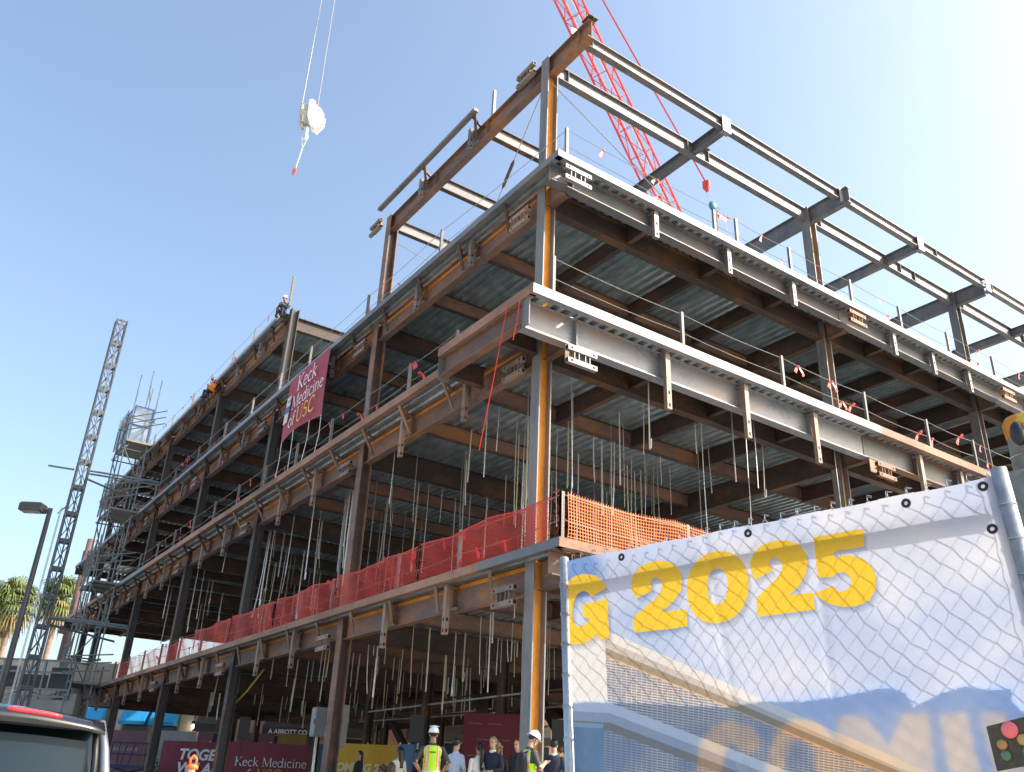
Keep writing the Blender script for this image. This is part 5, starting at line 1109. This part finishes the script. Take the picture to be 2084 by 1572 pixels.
back_banner(484, 560, 1492, 58, m_mv, 'dull mauve banner behind the black loudspeaker on the far fence', 'TOGETHER WE ARE')
back_banner(566, 634, 1494, 58, mat('banner_back_yellow', (0.45, 0.36, 0.12), 0.7, 0, 0.15, 1.0), 'yellowish banner seen from the back under the shop sign')
b0_, b1_ = at(945, 1452, 25), at(1060, 1454, 25); d = Vector((b1_.x - b0_.x, b1_.y - b0_.y, 0)); u = d.normalized(); nn = Vector((u.y, -u.x, 0))
SD = thing('step_backdrop', 'tall dark crimson event backdrop with rows of small logos', 'backdrop', (0, 0, 0)); m_bd = mat('backdrop_crimson', (0.115, 0.008, 0.016), 0.7)
MB().bar((b0_.x, b0_.y, (b0_.z + 0.35) / 2 + 0.05), (b1_.x, b1_.y, (b0_.z + 0.35) / 2 + 0.05), 0.04, b0_.z - 0.4).build('cloth', m_bd, SD)
m_lo = mat('backdrop_logo', (0.36, 0.22, 0.16), 0.7)
for r in range(6):
    for c in range(3):
        o = Vector((b0_.x, b0_.y, b0_.z - 0.28 - r * 0.42)) + u * (0.15 + c * 0.55 + (0.26 if r % 2 else 0)) + nn * 0.03
        if (o - Vector((b0_.x, b0_.y, o.z))).length < d.length - 0.4: text_on(SD, 'Keck Medicine', 0.065, o, u, (0, 0, 1), m_lo)
def speaker(px, py, dep, label):
    c = at(px, py, dep); t = thing('loudspeaker', label, 'loudspeaker', (c.x, c.y, 0.35)); z = c.z - 0.35; rz = math.atan2(CAM[1] - c.y, CAM[0] - c.x)
    MB().loft([[(x * math.cos(rz) - y * math.sin(rz), x * math.sin(rz) + y * math.cos(rz), zz) for x, y in ((-0.16, -0.13), (0.16, -0.19), (0.16, 0.19), (-0.16, 0.13))] for zz in (z - 0.36, z + 0.34)]).build('cabinet', 'trim', t)
    MB().tube([(0, 0, 0.5), (0, 0, z - 0.36)], 0.02, 6).build('pole', 'trim', t)
    for k in range(3): a = k * 2.09; MB().tube([(0, 0, 0.6), (0.55 * math.cos(a), 0.55 * math.sin(a), 0.02)], 0.014, 5).build('leg', 'trim', t)
speaker(497, 1481, 31, 'black loudspeaker on a stand behind the crimson Keck Medicine fence banner'); speaker(848, 1483, 24, 'black loudspeaker on a stand behind the hard hat man'); speaker(1139, 1496, 21, 'black loudspeaker on a stand beside the left fence post')
for px, py, dep, sz, lb in ((688, 1478, 24.8, (0.75, 0.25, 1.1), 'grey electrical cabinet fixed to the column by the gold banner'), (648, 1470, 25.5, (0.35, 0.3, 0.8), 'small pale electrical box beside the grey cabinet column')):
    c = at(px, py, dep); t = thing('electrical_cabinet', lb, 'cabinet', tuple(c)); MB().box((0, 0, 0), sz).build('box', mat('cabinet_grey', (0.20, 0.21, 0.22), 0.5, 0, 0.1, 3), t); MB().box((0, -sz[1] / 2 - 0.012, 0), (sz[0] * 0.9, 0.02, sz[2] * 0.92)).build('door', mat('cabinet_door', (0.24, 0.25, 0.26), 0.5), t); MB().box((sz[0] * 0.36, -sz[1] / 2 - 0.03, 0), (0.03, 0.03, 0.12)).build('latch', 'trim', t)
    MB().bar((0, 0, -sz[2] / 2), (0, 0, 0.35 - c.z), 0.06, 0.06).build('conduit', 'galv', t)
# yellow air hose slung from the second floor
ya, yb, yc = on(538, 1362, 1, 0.6), on(470, 1440, 1, 0.2), on(440, 1530, 1, -0.2)
tag(MB().tube([ya, (ya + yb) / 2 + Vector((0, 0, -0.1)), yb, (yb + yc) / 2, yc], 0.035, 6).build('air_hose', mat('hose_yellow', (0.40, 0.24, 0.03), 0.6), smooth=True), 'yellow hose slung down from the second floor beside a column', 'hose')
# ------------------------------------------------------------------ people
SKIN = [mat('skin_light', (0.52, 0.29, 0.20), 0.55), mat('skin_tan', (0.36, 0.19, 0.12), 0.55)]
MT['lime'] = mat('hivis_lime', (0.42, 0.80, 0.02), 0.55); MT['hivo'] = mat('hivis_orange', (0.90, 0.20, 0.02), 0.5); MT['reflect'] = mat('reflective_tape', (0.55, 0.56, 0.56), 0.35, 0.2)
def cloth(n, c): return mat('cloth_' + n, c, 0.85, 0, 0.12, 14, 0.3, 60)
TORSO = [(0.82, .085, .13), (0.88, .112, .168), (0.96, .118, .172), (1.05, .104, .152), (1.16, .110, .158), (1.28, .122, .182), (1.37, .118, .192), (1.43, .095, .168), (1.475, .068, .095), (1.50, .058, .064)]
def ellring(z, rx, ry, cx=0.0, n=16): return [(cx + rx * math.cos(2 * math.pi * k / n), ry * math.sin(2 * math.pi * k / n), z) for k in range(n)]
def person(px, py, H, facing, label, top, legs, skin=0, hair=None, hairmat=None, helmet=None, vest=None, sleeves=True, arms='down', nod=0.0, seated=False, turn=0.0, voxel=0.014, zground=None, spot=None, group=None, backpack=False, collar=None):
    """px,py: pixel of the crown; H: height of the crown; facing: world angle the chest points to"""
    s = H / 1.80 if not helmet else (H - 0.035) / 1.80
    if spot is None:
        zg = 0.35 if zground is None else zground; crown = zg + (H if not seated else H - 0.47 * s)
        sl = at(px, py, 1.0).z - CAM[2]; dep = (crown - CAM[2]) / sl; c = at(px, py, dep); zg = gz(c.x, c.y) if zground is None else zground
    else: c = Vector(spot); zg = spot[2]
    t = thing('person', label, 'person', (c.x, c.y, zg), facing, group)
    dz = -0.47 if seated else 0.0
    P = []           # (MB, part id)
    def add(mb, pid): P.append((mb, pid))
    add(MB().loft([ellring(z + dz, rx, ry) for z, rx, ry in TORSO]), 1)
    hc = Vector((0.025, 0, 1.655 + dz)); cn, sn_ = math.cos(nod), math.sin(nod); ct, st2 = math.cos(turn), math.sin(turn); nb = Vector((0, 0, 1.50 + dz))
    def hd(x, y, z):   # head-local -> body; nod forward, turn about z
        v = Vector((x, y, z + 0.155)); v = Vector((v.x * cn + v.z * sn_, v.y, -v.x * sn_ + v.z * cn)); v = Vector((v.x * ct - v.y * st2, v.x * st2 + v.y * ct, v.z)); return nb + v
    add(MB().tube([(-0.01, 0, 1.44 + dz), hd(-0.01, 0, -0.06)], [0.062, 0.058], 12), 0)
    def hell(x, y, z, rx, ry, rz, n=14, k=10):
        m_ = MB(); m_.ell((0, 0, 0), rx, ry, rz, 0, n, k); m_.v = [tuple(hd(v[0] + x, v[1] + y, v[2] + z)) for v in m_.v]; return m_
    add(hell(0.005, 0, 0.035, .098, .077, .105), 0); add(hell(0.035, 0, -0.055, .062, .056, .062), 0); add(hell(0.105, 0, -0.015, .020, .013, .026, 8, 6), 0)
    for q in (-1, 1): add(hell(-0.005, q * 0.079, -0.005, .018, .010, .032, 8, 6), 0)
    for q in (-1, 1):
        sh = Vector((0, q * 0.185, 1.40 + dz))
        if arms == 'down': el, wr = Vector((-0.03, q * 0.25, 1.12 + dz)), Vector((0.05, q * 0.25, 0.87 + dz))
        elif arms == 'front': el, wr = Vector((0.02, q * 0.255, 1.13 + dz)), Vector((0.24, q * 0.06, 1.08 + dz))
        elif arms == 'hips': el, wr = Vector((-0.10, q * 0.34, 1.14 + dz)), Vector((0.02, q * 0.20, 0.96 + dz))
        elif arms == 'phone': el, wr = Vector((0.10, q * 0.24, 1.14 + dz)), Vector((0.30, q * 0.05, 1.24 + dz))
        up = MB().tube([sh + Vector((0, -q * 0.03, 0.01)), sh, sh.lerp(el, 0.5), el], [0.058, 0.062, 0.052, 0.044], 12); add(up, 1)
        fa = MB().tube([el, el.lerp(wr, 0.4), wr], [0.044, 0.042, 0.030], 12); add(fa, 1 if sleeves else 0)
        d = (wr - el).normalized(); palm_ = wr + d * 0.055; sd_ = Vector((-d.y, d.x, 0)); sd_ = sd_.normalized() if sd_.length > 0.1 else Vector((1, 0, 0))
        m_ = MB(); m_.tube([wr - d * 0.02, palm_, wr + d * 0.095], [0.028, 0.036, 0.030], 10); add(m_, 0)
        curl = Vector((0, -q * 0.35, -0.1)) if arms != 'down' else Vector((0.1, -q * 0.3, 0))
        for fi, (off_, ln) in enumerate(((-0.030, .062), (-0.010, .075), (0.010, .070), (0.029, .055))):
            a0_ = wr + d * 0.085 + sd_ * off_; a1_ = a0_ + d * ln * 0.6; a2_ = a1_ + (d + curl).normalized() * ln * 0.55; add(MB().tube([a0_, a1_, a2_], [0.0115, 0.0105, 0.009], 8), 0)
        a0_ = wr + d * 0.035 + sd_ * 0.028 * (1 if q > 0 else -1); add(MB().tube([a0_, a0_ + (d + sd_ * 0.8 * (1 if q > 0 else -1)).normalized() * 0.035, a0_ + (d * 1.4 + sd_ * 0.5 * (1 if q > 0 else -1)).normalized() * 0.07], [0.014, 0.0125, 0.010], 8), 0)
        hip = Vector((0, q * 0.092, 0.90 + dz))
        if seated: kn, an = Vector((0.44, q * 0.11, 0.47)), Vector((0.42, q * 0.11, 0.09))
        else: kn, an = Vector((0.015, q * 0.105, 0.49)), Vector((-0.01 + 0.03 * q, q * 0.115, 0.09))
        add(MB().tube([hip + Vector((0, 0, 0.02)), hip, hip.lerp(kn, 0.5), kn, kn.lerp(an, 0.35), an, an - Vector((0, 0, 0.03))], [0.085, 0.092, 0.078, 0.058, 0.058, 0.045, 0.042], 12), 2)
        add(MB().tube([an + Vector((-0.05, 0, -0.045)), an + Vector((0.03, 0, -0.04)), an + Vector((0.12, 0, -0.058)), an + Vector((0.19, 0, -0.062))], [0.040, 0.046, 0.038, 0.026], 10), 3)
    allmb = MB(); pts = []
    for m_, pid in P:
        i = len(allmb.v); allmb.v += [tuple(Vector(v) * s) for v in m_.v]; allmb.f += [tuple(k + i for k in f) for f in m_.f]; pts += [(Vector(v) * s, pid) for v in m_.v]
        pts += [((Vector(m_.v[f[0]]) + Vector(m_.v[f[len(f) // 2]])) * (0.5 * s), pid) for f in m_.f if len(f) == 4]
    allmb.m = [0] * len(allmb.f)
    me0 = allmb.mesh('body', [SKIN[skin]]); tmp = bpy.data.objects.new('tmp', me0); COL.objects.link(tmp)
    md = tmp.modifiers.new('r', 'REMESH'); md.mode = 'VOXEL'; md.voxel_size = voxel; md.adaptivity = 0.0
    m2 = tmp.modifiers.new('s', 'SMOOTH'); m2.factor = 0.5; m2.iterations = 2
    dg = bpy.context.evaluated_depsgraph_get(); dg.update(); me = bpy.data.meshes.new_from_object(tmp.evaluated_get(dg)); bpy.data.objects.remove(tmp)
    kd = kdtree.KDTree(len(pts))
    for k, (v, pid) in enumerate(pts): kd.insert(v, k)
    kd.balance(); me.materials.clear()
    for mm in (SKIN[skin], top, legs, MT['trim']): me.materials.append(mm)
    me.polygons.foreach_set('material_index', [pts[kd.find(p.center)[1]][1] for p in me.polygons]); me.polygons.foreach_set('use_smooth', [True] * len(me.polygons)); me.name = 'body'
    link('body', me, t)
    def child(name, mb, m, sm=True):
        mb.v = [tuple(Vector(v) * s) for v in mb.v]; return mb.build(name, m, t, smooth=sm)
    for q in (-1, 1): child('eye', hell(0.092, q * 0.030, 0.015, .010, .012, .008, 8, 6), MT['trim'])
    child('mouth', hell(0.094, 0, -0.062, .008, .022, .005, 8, 6), mat('lips', (0.30, 0.10, 0.09), 0.6))
    hm_ = hairmat
    if hair and hm_:
        cap = hell(-0.012, 0, 0.052, .104, .087, .100); cap.f = [f for f in cap.f if len(f) == 4]
        keep = []
        for f in cap.f:
            loc = sum((Vector(cap.v[k]) for k in f), Vector()) / 4; v = loc - nb; v = Vector((v.x * ct + v.y * st2, -v.x * st2 + v.y * ct, v.z)); v = Vector((v.x * cn - v.z * sn_, v.y, v.x * sn_ + v.z * cn)); 
            if not (v.x > 0.035 and v.z < 0.235 + 0.0): keep.append(f)
        cap.f = keep; cap.m = [0] * len(keep); child('hair', cap, hm_)
        if hair == 'long':
            rr = []
            for k in range(9):
                z = 1.74 - k * 0.062 + dz; w = 0.088 + 0.016 * math.sin(k * 0.6); rr.append([(-0.065 - 0.012 * k / 4 + 0.05 * math.cos(a) + (0.006 * math.sin(5 * a + k)), w * math.sin(a) * (1 + 0.03 * math.sin(7 * a)), z) for a in [j * math.pi / 9 for j in range(18)]])
            child('long_hair', MB().loft(rr), hm_)
        if hair == 'tail':
            child('ponytail', MB().tube([hd(-0.09, 0, 0.09), hd(-0.14, 0, 0.07), Vector((-0.17, 0.0, 1.52 + dz)), Vector((-0.16, 0.01, 1.36 + dz)), Vector((-0.15, 0.02, 1.18 + dz))], [0.035, 0.042, 0.048, 0.042, 0.012], 10), hm_)
        if hair == 'curly':
            m_ = MB(); rc = random.Random(int(px))
            for k in range(26): a, b2 = rc.uniform(1.0, 5.28), rc.uniform(-0.16, 0.10); m_.ell(hd(-0.02 + 0.10 * math.cos(a), 0.095 * math.sin(a), b2), 0.034, 0.034, 0.034, 0, 7, 5)
            child('curls', m_, hm_)
    if helmet:
        dome = hell(0.0, 0, 0.055, .128, .104, .118, 20, 12); dome.f = [f for f in dome.f]; keep = []
        for f in dome.f:
            v = sum((Vector(dome.v[k]) for k in f), Vector()) / len(f) - nb; v = Vector((v.x * ct + v.y * st2, -v.x * st2 + v.y * ct, v.z)); zl = v.x * sn_ + v.z * cn
            if zl > 0.205: keep.append(f)
        dome.f = keep; dome.m = [0] * len(keep); Hm = child('helmet', dome, helmet)
        m_ = MB(); rg = []
        for r in (1.0, 1.16): rg.append([tuple(hd((0.128 * r + (0.028 if (r > 1 and math.cos(a) > 0) else 0) * max(0, math.cos(a))) * math.cos(a), 0.104 * r * math.sin(a), 0.052 - 0.012 * (r > 1))) for a in [k * math.pi / 12 for k in range(24)]])
        m_.loft(rg, 0, False); b_ = child('helmet_brim', m_, helmet)
        m_ = MB(); m_.tube([hd(-0.03, 0.10, 0.16), hd(0, 0, 0.178), hd(-0.03, -0.10, 0.16)], 0.008, 6); child('helmet_ridge', m_, helmet)
        for q in (-1, 1): child('chin_strap', MB().tube([hd(0.0, q * 0.09, 0.05), hd(0.03, q * 0.075, -0.06), hd(0.06, q * 0.02, -0.115)], 0.006, 5), MT['trim'])
    if vest:
        m_ = MB(); zs = [0.94 + 0.52 * k / 26 for k in range(27)]; nA = 48
        def tr(z):
            for (z0, a0, b0), (z1, a1, b1) in zip(TORSO[:-1], TORSO[1:]):
                if z0 <= z <= z1: u = (z - z0) / (z1 - z0); return a0 + (a1 - a0) * u, b0 + (b1 - b0) * u
            return TORSO[-1][1:]
        for k in range(26):
            for j in range(nA):
                zc = (zs[k] + zs[k + 1]) / 2; am = 2 * math.pi * (j + 0.5) / nA; y_ = math.sin(am)
                if abs(y_) > 0.86 and zc > 1.22: continue
                if math.cos(am) > 0.6 and zc > 1.30 and abs(y_) < 0.3: continue
                q4 = []
                for kk, jj in ((k, j), (k, j + 1), (k + 1, j + 1), (k + 1, j)):
                    rx, ry = tr(zs[kk]); a = 2 * math.pi * jj / nA; fl = 0.018 + 0.022 * max(0, 1.2 - zs[kk]) * (1 + 0.3 * math.sin(3 * a)); q4.append(((rx + fl) * math.cos(a), (ry + fl) * math.sin(a), zs[kk] + dz))
                rx, ry = tr(zc); yy = abs((ry) * y_); ci = 0
                if zc < 0.965: ci = 1
                elif zc < 1.005: ci = 2
                elif 0.088 < yy < 0.118: ci = 2
                elif 0.070 < yy < 0.136: ci = 1
                if vest == 'band' and 1.26 < zc < 1.34: ci = 2
                m_.quad(*q4, ci)
        m_.v = [tuple(Vector(v) * s) for v in m_.v]; m_.build('safety_vest', ['lime' if vest != 'orange' else 'hivo', 'hivo' if vest != 'orange' else 'lime', 'reflect'], t, smooth=True)
        child('vest_print', MB().box((-0.147, 0.0, 1.335 + dz), (0.006, 0.13, 0.018)), MT['trim'], False)
    if backpack:
        child('backpack', MB().loft([[(-0.15 + rx * math.cos(a), ry * math.sin(a), z) for a in [k * math.pi / 8 for k in range(16)]] for z, rx, ry in ((0.98, .06, .12), (1.02, .10, .15), (1.25, .10, .15), (1.38, .07, .12), (1.42, .03, .06))]), cloth('backpack', (0.02, 0.02, 0.024)))
        for q in (-1, 1): child('strap', MB().tube([(-0.13, q * 0.10, 1.40), (0.0, q * 0.125, 1.478), (0.10, q * 0.12, 1.42), (0.155, q * 0.12, 1.28), (0.12, q * 0.15, 1.10)], 0.016, 6), MT['trim'])
    if collar: child('collar', MB().loft([ellring(1.46 + dz, .080, .082), ellring(1.52 + dz, .066, .068)], 0, False), collar)
    return t
VIEW = _y            # heading pointing away from the camera
m_whh = mat('helmet_white', (0.82, 0.82, 0.82), 0.3); m_blh = mat('helmet_blue', (0.03, 0.08, 0.35), 0.3)
m_bk = mat('hair_black', (0.010, 0.009, 0.009), 0.45); m_brn = mat('hair_brown', (0.06, 0.032, 0.018), 0.5); m_blo = mat('hair_grey_blond', (0.22, 0.16, 0.09), 0.6)
jean = cloth('denim', (0.05, 0.07, 0.12)); blk = cloth('black', (0.014, 0.014, 0.016)); chg = cloth('charcoal', (0.05, 0.05, 0.055)); wht = cloth('white', (0.72, 0.70, 0.66)); lbl = cloth('light_blue', (0.52, 0.58, 0.72)); nav = cloth('navy', (0.02, 0.025, 0.05)); gry = cloth('grey_suit', (0.10, 0.105, 0.115))
person(884, 1477, 1.87, VIEW + 0.12, 'man in white hard hat and lime safety vest standing with his back turned', chg, jean, 1, 'short', m_bk, m_whh, 'lime', False, 'hips', voxel=0.011)
person(1079, 1482, 1.72, VIEW - 1.15, 'man in white hard hat, lime vest and black backpack looking down', chg, jean, 0, 'short', m_bk, m_whh, 'band', False, 'phone', nod=0.45, voxel=0.010, backpack=True)
person(930, 1502, 1.76, VIEW - 0.7, 'man in light blue shirt beside the man in the lime vest', lbl, nav, 0, 'short', m_bk, arms='front')
person(976, 1512, 1.66, VIEW + 0.5, 'woman in white top with a long black ponytail', wht, blk, 1, 'tail', m_bk)
person(1004, 1499, 1.80, VIEW + math.pi - 0.4, 'man in dark suit and white collar facing the street', nav, nav, 0, 'short', m_blo, collar=wht, arms='front')
person(1013, 1510, 1.70, VIEW + 0.2, 'person in black jacket with short grey blond hair, back turned', blk, blk, 0, 'curly', m_blo)
person(815, 1520, 1.66, VIEW + 0.9, 'woman in pale blouse with long straight black hair', wht, blk, 1, 'long', m_bk)
person(733, 1528, 1.64, VIEW + math.pi / 2 + 0.6, 'woman in black coat with dark hair in front of the gold banner', blk, blk, 0, 'long', m_bk, arms='front')
person(850, 1526, 1.66, VIEW + 1.9, 'woman in black with dark curly hair beside the pale bloused woman', blk, blk, 1, 'curly', m_bk)
person(797, 1551, 1.62, VIEW + 0.3, 'seated brown haired woman in front of the gold banner, head of wavy hair', chg, blk, 0, 'long', m_brn, seated=True)
person(780, 1556, 1.58, VIEW + 0.7, 'seated guest with dark brown curly hair', chg, blk, 0, 'curly', m_brn, seated=True)
person(1138, 1517, 1.74, VIEW + 0.9, 'man in grey suit with white shirt collar beside the left fence post', gry, gry, 0, 'short', m_brn, collar=wht)
person(1128, 1504, 1.76, VIEW - 0.3, 'man in dark suit standing behind the grey suited man', nav, nav, 0, 'short', m_bk, collar=wht)
person(1055, 1503, 1.75, VIEW + 2.4, 'man in dark jacket behind the backpack wearer', blk, nav, 0, 'short', m_brn)
for px, py in ((797, 1551), (780, 1556)):
    sl = at(px, py, 1).z - 1; H_ = 1.62 if px == 797 else 1.58; dep = (0.35 + H_ - 0.47 * H_ / 1.8 - 1) / sl; c = at(px, py, dep); a = VIEW + (0.3 if px == 797 else 0.7)
    t = thing('folding_chair', 'grey folding chair under the seated %s guest' % ('wavy haired' if px == 797 else 'curly haired'), 'chair', (c.x, c.y, gz(c.x, c.y)), a); m_ch = mat('chair_grey', (0.12, 0.12, 0.13), 0.5)
    MB().box((0.12, 0, 0.40), (0.42, 0.42, 0.03)).build('seat', m_ch, t); MB().box((-0.19, 0, 0.68), (0.03, 0.40, 0.22)).build('backrest', m_ch, t)
    for sx_, sy_ in ((-0.15, -0.19), (-0.15, 0.19), (0.30, -0.19), (0.30, 0.19)): MB().tube([(sx_ + (0.05 if sx_ > 0 else -0.06), sy_, 0.0), (sx_, sy_, 0.40 if sx_ > 0 else 0.78)], 0.013, 6).build('leg', m_ch, t)
for px, py, yy, H_, ang, lb, tp, hm2 in ((582, 603, -0.28, 1.80, -math.pi / 2 + 0.9, 'roof worker in white hard hat and dark jacket by the pale column top', cloth('dark_jacket', (0.035, 0.045, 0.065)), m_whh), (437, 770, -0.55, 1.76, -math.pi / 2 + 0.5, 'roof worker in blue hard hat and orange shirt at the deck edge', cloth('orange_shirt', (0.80, 0.26, 0.03)), m_blh)):
    wq = on(px, py, 1, yy); person(px, py, H_, ang, lb, tp, nav, 1, 'short', m_bk, hm2, None, True, 'phone', nod=0.3, spot=(wq.x, yy, wq.z - (H_ - 0.47)), seated=True)
for px, py, lb, hm2 in ((25, 1437, 'worker in blue hard hat and orange vest on the raised walkway', m_blh), (66, 1438, 'worker in dark hard hat and lime vest on the raised walkway', MT['trim'])):
    c = at(px, py, 47.3); person(px, py, 1.78, VIEW + math.pi, lb, nav, nav, 1, 'short', m_bk, hm2, 'orange' if px < 30 else 'lime', spot=(c.x, c.y, 2.05 if True else 0))
